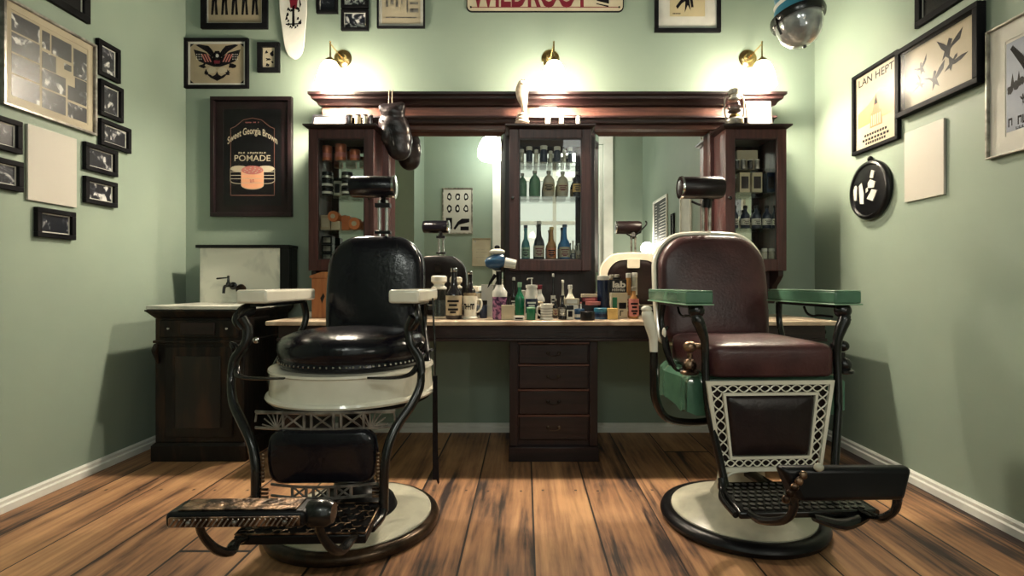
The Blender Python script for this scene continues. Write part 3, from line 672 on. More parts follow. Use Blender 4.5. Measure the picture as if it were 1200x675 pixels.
b = MB(); b.sweep([tuple(Vector((SX,SY,zc))+Mt@Vector(q)) for q in ((-.125,-.03,0),(-.13,-.035,-.04),(-.118,-.03,-.085))], .006, n=8); b.build('clip', M['iron'], t)
# ------------------------------------------------------------------ mirror back bar
t = bar = thing('mirror_back_bar', 'long mahogany mirror frame with moulded cornice behind the counter', 'mirror frame', (.13, 3.33, .767))
YW = 3.325
b = MB()   # cornice profile extruded in X with returned ends
prof = [(0,2.135),(.205,2.135),(.205,2.120),(.190,2.112),(.186,2.098),(.160,2.085),(.150,2.070),(.130,2.066),(0,2.066)]
def mould(prof, xa, xb, grow, mat, name):
    mb = MB(); k = len(prof); dm = min(p[0] for p in prof if p[0] > 0)
    vs = []
    for x, s in ((xa, -1), (xb, 1)): vs += [(x+s*(max(0, d-dm)*grow), YW-d, z) for d, z in prof]
    mb.add(vs, [tuple(range(k)), tuple(range(2*k-1, k-1, -1))]+[(i,(i+1)%k,k+(i+1)%k,k+i) for i in range(k)])
    return mb.build(name, mat, bar)
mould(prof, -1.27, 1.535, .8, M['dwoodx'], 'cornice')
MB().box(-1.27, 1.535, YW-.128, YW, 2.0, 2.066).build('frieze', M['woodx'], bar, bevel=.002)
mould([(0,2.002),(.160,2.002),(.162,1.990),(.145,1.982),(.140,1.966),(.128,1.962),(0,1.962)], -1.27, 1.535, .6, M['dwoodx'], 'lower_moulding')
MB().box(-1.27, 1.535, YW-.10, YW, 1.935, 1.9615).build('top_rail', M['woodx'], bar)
def X_(px, Y=3.24): return wx(px, Y)
ml0, ml1, mr0, mr1 = X_(456), X_(592), X_(697), X_(832)
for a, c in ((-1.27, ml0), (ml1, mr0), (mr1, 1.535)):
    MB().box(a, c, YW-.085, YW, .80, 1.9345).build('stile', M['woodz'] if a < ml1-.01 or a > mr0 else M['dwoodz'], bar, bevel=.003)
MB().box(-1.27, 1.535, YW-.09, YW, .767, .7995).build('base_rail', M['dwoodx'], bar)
for a, c in ((ml0, ml1), (mr0, mr1)):
    # bevelled mirror pane
    y0, y1 = YW-.045, YW-.052; w_ = .03; za, zb = .80, 1.934
    mb = MB(); vs = [(a,y0,za),(c,y0,za),(c,y0,zb),(a,y0,zb),(a+w_,y1,za+w_),(c-w_,y1,za+w_),(c-w_,y1,zb-w_),(a+w_,y1,zb-w_)]
    mb.add(vs+[(a,YW-.02,za),(c,YW-.02,za),(c,YW-.02,zb),(a,YW-.02,zb)], [(4,5,6,7),(0,1,5,4),(1,2,6,5),(2,3,7,6),(3,0,4,7),(8,9,1,0),(9,10,2,1),(10,11,3,2),(11,8,0,3),(11,10,9,8)])
    mb.build('mirror_pane', M['mirror'], bar, sharp=1)
tg = MB(); tg.box(wx(632.5,3.19), wx(652.5,3.19), YW-.1335, YW-.1285, wz(128.5,3.19), wz(119,3.19))
tag(tg.build('paper_card', M['white']), 'small white card fixed to the cornice above the middle cabinet', 'card')

# ------------------------------------------------------------------ three glazed wall cabinets
ZB, ZT, YF, YK = 1.04, 1.885, 3.05, 3.235
def cabinet(label, x0, x1, shelves, knob_side, corbel):
    t = thing('glazed_cabinet', label, 'cabinet', ((x0+x1)/2, YK, ZB), group='glazed cabinets on the mirror frame')
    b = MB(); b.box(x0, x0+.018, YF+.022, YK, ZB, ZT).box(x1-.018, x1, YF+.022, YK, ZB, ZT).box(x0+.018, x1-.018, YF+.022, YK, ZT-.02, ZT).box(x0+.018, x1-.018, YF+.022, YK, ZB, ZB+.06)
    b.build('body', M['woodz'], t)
    b = MB(); b.hexa([(x0-.004,YF-.004,ZT),(x1+.004,YF-.004,ZT),(x1+.004,YK,ZT),(x0-.004,YK,ZT)], [(x0-.022,YF-.024,ZT+.014),(x1+.022,YF-.024,ZT+.014),(x1+.022,YK,ZT+.014),(x0-.022,YK,ZT+.014)])
    b.box(x0-.024, x1+.024, YF-.026, YK, ZT+.0141, ZT+.024); b.build('top_moulding', M['dwoodx'], t)
    MB().box(x0+.019, x1-.019, YK-.012, YK-.006, ZB+.06, ZT-.021).build('mirror_back', M['mirror'], t)
    for z in shelves: MB().box(x0+.019, x1-.019, YF+.045, YK-.013, z-.006, z).build('shelf', M['glass'], t)
    d = MB(); w_ = .056
    d.box(x0, x0+w_, YF, YF+.021, ZB, ZT-.001).box(x1-w_, x1, YF, YF+.021, ZB, ZT-.001).box(x0+w_, x1-w_, YF, YF+.021, ZT-w_, ZT-.001).box(x0+w_, x1-w_, YF, YF+.021, ZB, ZB+w_+.01)
    dd = d.build('door', M['woodz'], t, bevel=.003)
    b = MB(); q = w_; ring = (x0+q, x1-q, ZB+q+.01, ZT-q)
    for a, c, e, f in ((ring[0],ring[1],ring[3]-.006,ring[3]),(ring[0],ring[1],ring[2],ring[2]+.006),(ring[0],ring[0]+.006,ring[2]+.006,ring[3]-.006),(ring[1]-.006,ring[1],ring[2]+.006,ring[3]-.006)): b.box(a,c,YF-.001+.006,YF+.018,e,f)
    b.build('bead', M['dwoodz'], dd)
    MB().box(ring[0]+.0065, ring[1]-.0065, YF+.010, YF+.013, ring[2]+.0065, ring[3]-.0065).build('glass_pane', M['door_glass'], dd)
    kx = x0+.02 if knob_side < 0 else x1-.02
    MB().lathe([(.004,0),(.004,.012),(.010,.016),(.011,.022),(.006,.028),(0,.029)], (kx, YF, 1.47), 14, Matrix.Rotation(R(90),3,'X')).build('knob', M['iron'], dd)
    if corbel:
        for xs in ((x0+.005, x0+.035), (x1-.035, x1-.005)):
            b = MB(); pts = [(YK,ZB-.001),(YF+.03,ZB-.001),(YF+.03,ZB-.03),(YF+.06,ZB-.06),(YF+.10,ZB-.09),(YF+.12,ZB-.14),(YF+.14,ZB-.2),(YK,ZB-.2)]
            b.prism(pts, xs[0], xs[1], lambda u, v, d: (d, u, v)); b.build('corbel', M['dwoodz'], t)
        MB().box(x0+.036, x1-.036, YK-.05, YK, ZB-.2, ZB-.001).build('under_panel', M['dwoodz'], t)
    return t
YI = 3.13
zsh = lambda py: wz(py, YI)
LC = cabinet('glazed cabinet left of the mirrors, filled with copper and black tins', -1.295, -.905, [zsh(189), zsh(229.5), zsh(270)], 1, True)
CC = cabinet('glazed cabinet between the two mirrors, holding rows of coloured bottles', -.097, .391, [zsh(191), zsh(231)], -1, False)
RC = cabinet('glazed cabinet right of the mirrors, partly behind the brown chair', 1.19, 1.555, [zsh(199), zsh(226), zsh(268)], -1, True)
FLOORZ = ZB+.06

# ------------------------------------------------------------------ bottle / jar / box builders
def bottle(name, label, px0, px1, pyt, Y, z0, body='kglass', cap='white', lab=None, shape='round', neck=.38, group=None, cat='bottle', ctop=None, labfrac=(.15,.5)):
    x = wx((px0+px1)/2, Y); r = max(.004, (px1-px0)/2*Y/FPX); z1 = wz(pyt, Y); h = z1-z0
    t = thing(name, label, cat, (x, Y, z0), group=group)
    if shape == 'round': prof = [(0,0),(.9,0),(1,.03),(1,.52),(.92,.60),(.55,.70),(neck,.76),(neck,.88)]
    elif shape == 'flask': prof = [(0,0),(.85,0),(.95,.04),(1,.5),(.9,.66),(.55,.78),(.3,.82),(.3,.9)]
    elif shape == 'tall': prof = [(0,0),(.9,0),(1,.02),(1,.42),(.85,.52),(.45,.62),(.36,.8),(.36,.93)]
    elif shape == 'jar': prof = [(0,0),(.93,0),(1,.05),(1,.68),(.85,.75),(.8,.78)]
    elif shape == 'cyl': prof = [(0,0),(.97,0),(1,.03),(1,.9)]
    nr, nz = prof[-1]
    MB().lathe([(q*r, z0+p*h) for q, p in prof], (x, Y, 0), 20).build('body', M[body], t)
    cr = nr*r*(1.25 if shape != 'cyl' else 1.03)
    if cap == 'pump':
        b = MB(); b.lathe([(cr,z0+nz*h-.004),(cr,z0+nz*h+.012),(.003,z0+nz*h+.014),(.003,z1-.004),(.009,z1-.004),(.009,z1+.002),(0,z1+.003)], (x,Y,0), 14)
        b.sweep([(x, Y, z1-.001), (x-.02, Y-.005, z1-.002), (x-.026, Y-.006, z1-.008)], .003, n=8); b.build('pump', M['white'], t)
    elif cap:
        MB().lathe([(cr*.96,z0+nz*h-.002),(cr,z0+nz*h),(cr,z1-.002),(cr*.8,z1),(0,z1)], (x,Y,0), 18).build('cap', M[cap], t)
    if lab:
        a, c = labfrac
        MB().lathe([(r*1.01,z0+a*h),(r*1.015,z0+a*h),(r*1.015,z0+c*h),(r*1.01,z0+c*h)], (x,Y,0), 20).build('paper_label', M[lab], t)
        b = MB(); dark = 'white' if lab in ('ink','navy','dleather','greyiron') else ('red' if lab == 'paper' else 'ink')
        for fz, hw in ((.72,.75),(.52,.5),(.30,.65),(.16,.35)):
            zc_ = z0+(a+(c-a)*fz)*h; hh = (c-a)*h*.055
            pts = [(x+(r*1.03)*math.sin(q), Y-(r*1.03)*math.cos(q)) for q in [hw*(i/4-1) for i in range(9)]]
            b.add([(u, v, zc_-hh) for u, v in pts]+[(u, v, zc_+hh) for u, v in pts], [(i, i+1, i+10, i+9) for i in range(8)])
        b.build('label_print', M[dark], t)
    return t
def carton(name, label, px0, px1, pyt, Y, z0, col='white', face=None, depth=.04, cat='box', group=None, lid=None, rz=0):
    x0, x1, z1 = wx(px0, Y), wx(px1, Y), wz(pyt, Y)
    t = thing(name, label, cat, ((x0+x1)/2, Y+depth/2, z0), group=group)
    MB().box(x0, x1, Y, Y+depth, z0, z1 if not lid else z1-(z1-z0)*.3).build('body', M[col], t, bevel=.0015)
    if lid: MB().box(x0-.001, x1+.001, Y-.001, Y+depth+.001, z1-(z1-z0)*.3+.0002, z1).build('lid', M[lid], t, bevel=.0015)
    if face:
        w_, h_ = x1-x0, z1-z0; MB().box(x0+w_*.15, x1-w_*.15, Y-.0012, Y-.0002, z0+h_*.2, z0+h_*(.62 if lid else .8)).build('paper_label', M[face], t)
    t.rotation_euler = (0,0,rz)
    return t
def tin_can(name, label, px0, px1, pyt, Y, z0, col, lid=None, band=None, group=None, cat='tin'):
    x = wx((px0+px1)/2, Y); r = (px1-px0)/2*Y/FPX; h = wz(pyt, Y)-z0
    t = thing(name, label, cat, (x, Y, z0), group=group)
    MB().lathe([(0,0),(r*.97,0),(r*.98,.001),(r*.98,h*.68)], (x,Y,z0), 24).build('body', M[col], t)
    MB().lathe([(r,h*.66),(r,h*.97),(r*.95,h),(0,h)], (x,Y,z0), 24).build('lid', M[lid or col], t)
    if band: MB().lathe([(r*.99,h*.2),(r*1.0,h*.2),(r*1.0,h*.5),(r*.99,h*.5)], (x,Y,z0), 24).build('paper_label', M[band], t)
    return t
# left cabinet
for k, (a, c) in enumerate(((378,389),(393,406),(410,422))):
    tin_can('pomade_tin', 'copper tin on the top shelf of the left cabinet, %s' % ('leftmost', 'middle and tallest', 'rightmost')[k], a, c, (171.5,169.5,176)[k], YI, zsh(189)+.0005, 'copper', 'copper', 'pink', 'copper tins on the top shelf')
for s, (a, c) in enumerate(((377.5,390),(400.5,413.5))):
    for k in range(3):
        z0 = zsh(229.5)+.0005+k*.048
        tin_can('pomade_tin', '%s black tin of the %s stack in the left cabinet' % (('lowest','middle','top')[k], ('left','right')[s]), a, c, 332-(z0+.046-EYE)*FPX/YI, YI, z0, 'kglass', 'black', 'white' if k < 2 else 'tin', 'black tins stacked on the second shelf')
carton('small_box', 'small grey carton between the two stacks of black tins', 391, 399, 212, YI, zsh(229.5)+.0005, 'tin', 'ink', .05)
carton('wooden_box', 'cream and tan box on third shelf, left end', 375.5, 387, 252, YI-.01, zsh(270)+.0005, 'buff', 'paper', .06)
carton('orange_box', 'orange carton on third shelf between the round tins', 399.5, 410, 253, YI+.01, zsh(270)+.0005, 'orange', None, .05)
def lying(label, px, py, r, Y, z):
    x = wx(px, Y); t = thing('orange_tin', label, 'tin', (x, Y, z-r), group='orange round tins lying on their side')
    Mx = Matrix.Rotation(R(90), 3, 'X')
    MB().lathe([(0,-.03),(r,-.03),(r,.03),(r*.92,.034),(0,.034)], (x,Y,z), 24, Mx).build('body', M['orange'], t)
    MB().lathe([(0,.0342),(r*.42,.0342),(r*.42,.036),(0,.036)], (x,Y,z), 18, Mx).build('paper_label', M['paper'], t)
lying('round orange tin lying end-on beside the orange carton, right end', 417, 262, .037, YI-.005, zsh(270)+.0375)
lying('round orange tin lying end-on above the tan box, left', 392.5, 249, .033, YI-.005, zsh(270)+.082)
carton('small_box', 'cream carton under the upper orange tin', 388, 398.5, 259, YI-.02, zsh(270)+.0005, 'paper', None, .05)
for k in range(3):
    z0 = FLOORZ+.0005+k*.052
    carton('black_carton', '%s black carton at the bottom of the left cabinet' % ('lowest','middle','top')[k], 377, 389, 332-(z0+.050-EYE)*FPX/YI, YI, z0, 'black', 'tin', .05, group='black cartons at the bottom of the left cabinet')
# middle cabinet
for k, (a, c, y) in enumerate(((609,614,175),(616.5,624,172),(626,631,175.5),(633,641.5,171),(643,647.5,177),(649,657,172),(659,663.5,176),(665.5,671,173))):
    bottle('cream_jar', '%s white-capped jar on the top shelf of the middle cabinet' % ('first','second','third','fourth','fifth','sixth','seventh','eighth')[k], a, c, y, YI, zsh(191)+.0005, ('cglass','navy')[k % 2], 'white', None, 'jar', group='white-capped jars on the top shelf', cat='jar')
for a, c, y, m, lb, l_ in ((607,617.5,203,'gglass',None,'dark green flask at the left end of the middle shelf'),(620,633.5,200,'gglass',None,'green round-shouldered flask second on the middle shelf'),
        (636,650,200,'cglass','buff','pale flask with faded label at the centre of the middle shelf'),(652.5,666,201,'cglass','paper','pale flask with round label fourth on the middle shelf'),(671,681,201,'kglass','yellow','black flask with yellow label at the right end of the middle shelf')):
    bottle('tonic_bottle', l_, a, c, y, YI, zsh(231)+.0005, m, 'tin', lb, 'flask', labfrac=(.18,.5))
for a, c, y, m, cp, lb, l_ in ((611,621,264,'tglass','navy','lgreen','slim teal bottle at the left of the cabinet floor'),(625.5,638,259,'kglass','white','paper','brown bottle with white cap and cream label on the cabinet floor'),
        (640.5,652,266,'aglass','yellow','orange','square amber bottle with yellow neck on the cabinet floor'),(655.5,668,263,'bglass','blue','paper','bright blue bottle with white label on the cabinet floor'),
        (669,673.8,282,'cglass','white','navy','tiny pale bottle with white cap right of the blue bottle'),(675,681,285,'cglass','white','buff','tiny squat bottle at the right end of the cabinet floor')):
    bottle('tonic_bottle', l_, a, c, y, YI, FLOORZ+.0005, m, cp, lb, 'tall', labfrac=(.10,.38))
# right cabinet
carton('carton', 'wide cream carton behind the little bottles, top of right cabinet', 864, 888, 176, YI+.02, zsh(199)+.0005, 'paper', None, .04)
for k, a in enumerate((860.5,868,876,884)):
    bottle('small_bottle', '%s little bottle on the top shelf of the right cabinet' % ('first','second','third','fourth')[k], a, a+6, 187, YI-.02, zsh(199)+.0005, ('kglass','tin')[k % 2], 'white', None, 'cyl', group='little bottles on the top shelf')
for k, (a, c) in enumerate(((867,879),(881.5,893.5),(899,908.5))):
    carton('gift_box', 'dark brown boxed set with pale border, %s in the right cabinet' % ('left','middle','right')[k], a, c, 202, YI-.01, zsh(226)+.0005, 'paper' if k < 2 else 'navy', 'dleather', .05, group='boxed sets in the right cabinet')
for k, (a, c) in enumerate(((857.5,865),(868,878.5),(881,891.5),(893.5,903.5),(904.5,909.8))):
    bottle('aftershave_bottle', 'dark bottle with pale emblem, %s in the row on the third shelf' % ('first','second','third','fourth','fifth')[k], a, c, 241, YI, zsh(268)+.0005, 'navy', 'black', 'white', 'round', group='dark bottles on the third shelf', labfrac=(.15,.42))
for k, (a, c) in enumerate(((892.5,899),(901,909.5))):
    bottle('small_jar', '%s squat glass jar on the floor of the right cabinet' % ('left','right')[k], a, c, 291, YI, FLOORZ+.0005, 'cglass', 'white', None, 'jar', cat='jar', group='squat jars on the cabinet floor')

# ------------------------------------------------------------------ things on top of the cabinets
TOPZ = ZT+.0245
def leaning(label, px0, px1, pyt, Y, art, amats, fm, name):
    x0, x1 = wx(px0, Y), wx(px1, Y); z1 = wz(pyt, Y)
    lean = .03
    mp = lambda u, v, d: (u, Y+lean*(v-TOPZ)/(z1-TOPZ)-d, v)
    t = thing(name, label, 'picture', ((x0+x1)/2, Y, TOPZ))
    f = MB(); ring_frame(f, x0, x1, TOPZ, z1, .013, -.006, .008, mp); f.build('frame', M[fm], t)
    p = MB(); slab(p, x0+.009, x1-.009, TOPZ+.009, z1-.009, -.004, .003, mp)
    am = lambda u, v, d: mp(x0+.009+(x1-x0-.018)*u, TOPZ+.009+(z1-TOPZ-.018)*v, .0032+d)
    art(p, am); p.build('print', [M['grey_paper']]+[M[k] for k in amats], t)
def cert(p, am):
    for y, w_ in ((.78,.6),(.62,.75),(.5,.7),(.38,.75),(.2,.3)): poly(p, 1, [(.5-w_/2,y),(.5+w_/2,y),(.5+w_/2,y+.02),(.5-w_/2,y+.02)], am, .0003)
    blobs(p, 2, am, .8, .2, .05, .08, 2)
leaning('framed certificate leaning on top of the left cabinet', 365, 404, 133, 3.12, cert, ['tin','yellow'], 'black', 'framed_certificate')
def script(p, am):
    marks(p, 1, am, .3, .7, .52, .12, 4, 1); marks(p, 1, am, .25, .72, .32, .11, 4, 2); marks(p, 1, am, .25, .6, .14, .09, 3, 3)
leaning('white framed card with brown lettering on top of the right cabinet', 876, 905, 117, 3.075, script, ['red'], 'greyiron', 'framed_card')
for k, (a, c, m, cp) in enumerate(((405,413,'kglass','tin'),(416,423,'buff','black'),(425,430.5,'cglass','black'),(432,437,'kglass','tin'))):
    bottle('small_bottle', '%s small bottle in the row beside the certificate' % ('first','second','third','fourth')[k], a, c, 134.5, 3.12, TOPZ, m, cp, None, 'cyl', group='small bottles on top of the left cabinet')
for k, (a, c, m) in enumerate(((638.5,645,'white'),(655,661,'cglass'),(675,680,'white'))):
    bottle('small_bottle', '%s cream bottle standing on top of the middle cabinet' % ('left','middle','right')[k], a, c, 136.5, 3.12, TOPZ, m, 'white', None, 'cyl', group='cream bottles on top of the middle cabinet')
def comb(label, px0, px1, py, Y):
    x0, x1, z = wx(px0, Y), wx(px1, Y), wz(py, Y)+.0012
    t = thing('comb', label, 'comb', ((x0+x1)/2, Y, z))
    MB().box(x0, x1, Y-.010, Y-.002, z, z+.004).build('spine', M['black'], t)
    b = MB(); n = 30
    for i in range(n): xx = x0+.004+(x1-x0-.008)*i/(n-1); b.box(xx-.0012, xx+.0012, Y-.0019, Y+.02, z+.001, z+.003)
    b.build('teeth', M['black'], t)
comb('long black comb lying across the cream bottles', 637, 681, 136.5, 3.12)
# rearing snake ornament
X0, Y0 = wx(612, 3.10), 3.10
t = thing('snake_ornament', 'pale carved snake ornament rearing from its coils on the middle cabinet', 'ornament', (X0, Y0, TOPZ))
b = MB(); pts = []; rr = []
for i in range(40):
    a = 2*PI*i/13; q = i/39; rad = .036*(1-.5*q); pts.append((X0+rad*math.cos(a), Y0+rad*math.sin(a), TOPZ+.013+.062*q)); rr.append(.013)
pts += [(X0+.012,Y0,TOPZ+.10),(X0+.010,Y0,TOPZ+.135),(X0+.002,Y0,TOPZ+.175),(X0-.002,Y0-.003,TOPZ+.22),(X0+.002,Y0-.010,TOPZ+.255),(X0+.006,Y0-.03,TOPZ+.268)]
rr += [.016,.020,.034,.040,.032,.016]
b.sweep(pts, rr, [min(x, .022) for x in rr], up=(0,1,0.01), spline=4, n=12); b.build('body', M['stone'], t)
b = MB()
for s in (-1,1): b.ell((X0+.006+s*.006, Y0-.030, TOPZ+.275), (.004,.004,.004), n=8, m=6)
b.build('eyes', M['ink'], t)
# hurricane lantern
LX, LY = wx(860.5, 3.06), 3.06
t = thing('hurricane_lantern', 'weathered grey hurricane lantern on top of the right cabinet', 'lantern', (LX, LY, TOPZ))
MB().lathe([(0,0),(.050,0),(.054,.006),(.054,.030),(.045,.038),(.022,.044),(.0,.046)], (LX,LY,TOPZ), 28).build('fuel_tank', M['tin'], t)
MB().lathe([(.022,.046),(.030,.052),(.028,.062),(.020,.066),(0,.067)], (LX,LY,TOPZ), 24).build('burner', M['brass'], t)
MB().lathe([(.022,.064),(.034,.08),(.038,.10),(.034,.125),(.024,.145)], (LX,LY,TOPZ), 24).build('globe', M['glass'], t)
MB().lathe([(.026,.145),(.036,.150),(.036,.158),(.026,.165),(.026,.178),(.036,.184),(.036,.205),(.028,.214),(0,.218)], (LX,LY,TOPZ), 24).build('chimney_cap', M['tin'], t)
b = MB()
for s in (-1,1): b.sweep([(LX+s*.046,LY,TOPZ+.034),(LX+s*.056,LY,TOPZ+.07),(LX+s*.056,LY,TOPZ+.15),(LX+s*.046,LY,TOPZ+.172),(LX+s*.026,LY,TOPZ+.176)], .005, spline=5, n=8)
b.build('side_tubes', M['tin'], t)
b = MB(); b.sweep([(LX-.054,LY,TOPZ+.13),(LX-.062,LY+.02,TOPZ+.18),(LX-.03,LY+.035,TOPZ+.21),(LX+.03,LY+.035,TOPZ+.21),(LX+.062,LY+.02,TOPZ+.18),(LX+.054,LY,TOPZ+.13)], .002, spline=6, n=6); b.build('bail_handle', M['iron'], t)
b = MB()
for q in range(3): b.lathe([(.037,.082+.02*q),(.039,.082+.02*q),(.039,.085+.02*q),(.037,.085+.02*q)], (LX,LY,TOPZ), 20)
b.build('globe_guard', M['iron'], t)

# boxing glove hanging from the cornice
GX, GY = wx(463, 3.12), 3.104
t = thing('boxing_glove', 'worn black boxing glove hanging on a cord from the cornice', 'boxing glove', (GX, GY, wz(187, 3.12)))
zz = lambda py: wz(py, 3.12)
b = MB()
GB = GY+.036
b.ell((GX+.010, GB, zz(161)), (.092,.058,.115), Matrix.Rotation(R(-8),3,'Y'))
b.ell((GX+.022, GB-.004, zz(174)), (.074,.050,.072))
b.ell((GX-.045, GB-.040, zz(156)), (.036,.034,.075), Matrix.Rotation(R(12),3,'Y'))
b.ell((GX-.012, GY+.018, zz(145)), (.092,.060,.075)); b.ell((GX+.008, GY+.02, zz(152)), (.088,.052,.08))
b.ell((GX-.010, GY, zz(133)), (.076,.048,.045))
b.lathe([(0,-.08),(.026,-.078),(.032,-.06),(.030,.0),(.032,.06),(.026,.078),(0,.08)], (GX-.012, GY-.004, zz(128)), 20, Matrix.Rotation(R(84),3,'Y'))
b.build('mitt', M['glove'], t, remesh=.007)
b = MB(); b.sweep([(GX-.07,GY-.030,zz(143)),(GX-.03,GY-.032,zz(150)),(GX-.01,GY-.026,zz(161)),(GX-.0,GY-.018,zz(172))], .004, spline=6, n=6); b.build('thumb_seam', M['black'], t)
b = MB()
for q in (-.036,-.016): b.sweep([(GX+q,GY-.012,zz(126)),(GX+q,3.112,2.06),(GX+q,3.114,2.141),(GX+q,3.2,2.139)], .0028, n=6)
b.build('cord', M['cloth_cord'], t)

# ------------------------------------------------------------------ counter
TZ = .765
t = ct = thing('barber_counter', 'long counter with cream marble top and dark apron under the mirrors', 'counter', (.14, 3.0, 0))
MB().box(-1.375, 1.655, 2.70, 3.326, .741, TZ).build('marble_top', M['marble'], t, bevel=.006, seg=3)
b = MB(); b.box(-1.32, 1.60, 2.735, 2.755, .672, .7405).box(-1.32,-1.30,2.755,3.3,.672,.7405).box(1.58,1.60,2.755,3.3,.672,.7405); b.build('apron', M['dwoodx'], t)
MB().box(-1.33, 1.61, 2.728, 2.760, .655, .6715).build('apron_moulding', M['dwoodx'], t, bevel=.004)
for x in (-1.30, 1.50): 
    p_ = MB().box(x, x+.06, 2.76, 3.30, 0, .6545).build('end_panel', M['dwoodz'], t)
MB().lathe([(.004,0),(.004,.015),(.012,.02),(.012,.03),(0,.034)], (1.601,2.79,.70), 12, Matrix.Rotation(R(90),3,'Y')).build('side_knob', M['iron'], t)
t = thing('drawer_pedestal', 'dark mahogany four-drawer pedestal under the middle of the counter', 'drawers', (.15, 3.0, 0))
PX0, PX1, PY = -.088, .392, 2.79
MB().box(PX0, PX1, PY+.012, 3.25, .08, .654).build('body', M['dwoodz'], t)
b = MB(); b.box(PX0-.004, PX1+.004, 2.765, 3.25, 0, .079); b.build('plinth', M['dwoodx'], t, bevel=.004)
for x in (PX0, PX1-.045): MB().box(x, x+.045, PY-.006, PY+.0118, .08, .654).build('corner_post', M['dwoodz'], t, bevel=.003)
zs = [.105, .245, .385, .52, .64]
for k in range(4):
    z0, z1 = zs[k]+.006, zs[k+1]-.006
    d = MB().box(PX0+.052, PX1-.052, PY-.004, PY+.0117, z0, z1).build('drawer', M['dwoodx'], t, bevel=.005)
    MB().box(PX0+.046, PX1-.046, PY-.010, PY+.0115, z1+.001, z1+.010).build('rail', M['woodx'], t)
    cx, cz = (PX0+PX1)/2+.0, (z0+z1)/2
    b = MB()
    for s in (-1,1): b.lathe([(.009,0),(.010,.003),(.004,.006),(.003,.012)], (cx+s*.030, PY-.004, cz+.006), 12, Matrix.Rotation(R(90),3,'X'))
    b.sweep([(cx-.030,PY-.015,cz+.006),(cx-.024,PY-.018,cz-.004),(cx,PY-.019,cz-.008),(cx+.024,PY-.018,cz-.004),(cx+.030,PY-.015,cz+.006)], .0022, spline=4, n=8); b.build('pull', M['rim'], d)

# ------------------------------------------------------------------ washstand
t = ws = thing('washstand', 'blackened antique washstand with marble top and splashback in the left corner', 'washstand', (-1.79, 3.0, 0))
wx0, wx1, wy0, wy1 = -2.015, -1.53, 2.785, 3.30
MB().box(wx0, wx1, wy0, wy1, .10, .775).build('body', M['bwood'], t, bevel=.004)
b = MB(); b.box(wx0-.015, wx1+.015, wy0-.015, wy1, 0, .085); b.hexa([(wx0-.014,wy0-.014,.0851),(wx1+.014,wy0-.014,.0851),(wx1+.014,wy1,.0851),(wx0-.014,wy1,.0851)],[(wx0,wy0,.0999),(wx1,wy0,.0999),(wx1,wy1,.0999),(wx0,wy1,.0999)]); b.build('plinth', M['bwood'], t, bevel=.003)
b = MB(); b.hexa([(wx0,wy0,.7752),(wx1,wy0,.7752),(wx1,wy1,.7752),(wx0,wy1,.7752)],[(wx0-.03,wy0-.03,.812),(wx1+.03,wy0-.03,.812),(wx1+.03,wy1,.812),(wx0-.03,wy1,.812)]); b.box(wx0-.034, wx1+.034, wy0-.034, wy1, .8122, .822); b.build('cornice', M['bwood'], t)
MB().box(wx0-.03, wx1+.03, wy0-.03, wy1, .8222, .845).build('marble_slab', M['wmarble'], t, bevel=.005)
d = MB().box(wx0+.03, wx1-.03, wy0-.014, wy0-.0005, .672, .765).build('drawer', M['bwood'], t, bevel=.004)
MB().box(wx0+.15, wx1-.15, wy0-.020, wy0-.0145, .686, .752).build('raised_panel', M['dwoodx'], d, bevel=.004)
for x in (wx0+.085, wx1-.085): MB().lathe([(.004,0),(.004,.006),(.006,.01),(0,.014)], (x,wy0-.0145,.72), 12, Matrix.Rotation(R(90),3,'X')).build('knob', M['white'], d)
MB().box(wx0-.008, wx1+.008, wy0-.010, wy1, .640, .655).build('waist_moulding', M['bwood'], t, bevel=.004)
d = MB(); d.box(wx0+.06, wx1-.06, wy0-.012, wy0-.0005, .13, .62); d = d.build('door', M['bwood'], t, bevel=.004)
MB().box(wx0+.12, wx1-.12, wy0-.018, wy0-.0125, .18, .57).build('door_panel', pm('worn_brown_panel', (.045,.018,.009), (.006,.005,.004), scale=4, stretch=(3,3,.8), lo=.48, hi=.75, rough=.5), d, bevel=.006)
for x in (wx0+.02, wx1-.02):
    b = MB(); b.sweep([(x,wy0-.018,.635),(x,wy0-.030,.605),(x,wy0-.018,.57),(x,wy0-.006,.53)], [.012,.016,.012,.006], spline=4, n=10); b.build('carved_bracket', M['bwood'], t)
sx0, sx1, sz = wx(235,3.2), wx(340,3.2), wz(287,3.2)
b = MB(); b.box(sx0-.012, sx1, 3.215, 3.30, .8455, sz-.02); b.box(sx0-.02, sx1+.006, 3.18, 3.30, sz-.0199, sz); b.box(sx1-.06, sx1, 3.19, 3.2149, .8455, sz-.0201); b.build('splashback_frame', M['black'], t, bevel=.002)
MB().box(sx0, sx1-.061, 3.195, 3.2148, .8455, sz-.0202).build('marble_splashback', M['wmarble'], t)
tx, tz = wx(272,3.18), wz(335,3.18)
b = MB(); b.sweep([(tx,3.194,tz),(tx,3.14,tz+.002),(tx,3.10,tz-.006),(tx,3.09,tz-.045)], [.010,.010,.009,.008], spline=5, n=10)
b.lathe([(.014,0),(.014,.02),(.008,.03),(.006,.06),(.010,.065),(0,.07)], (tx,3.14,tz-.005), 14); b.sweep([(tx-.065,3.14,tz+.045),(tx+.005,3.14,tz+.052)], [.006,.004], n=8); b.ell((tx-.066,3.14,tz+.045), (.009,.006,.006), n=10, m=8)
b.lathe([(.024,0),(.024,.006),(.012,.012),(0,.013)], (tx,3.195,tz), 18, Matrix.Rotation(R(90),3,'X')); b.build('tap', M['iron'], t)
b = MB(); b.lathe([(.030,0),(.033,.006),(.028,.014),(.008,.018),(0,.018)], (tx+.05,3.195,tz-.022), 22, Matrix.Rotation(R(90),3,'X')); b.build('valve_rosette', M['rim'], t)

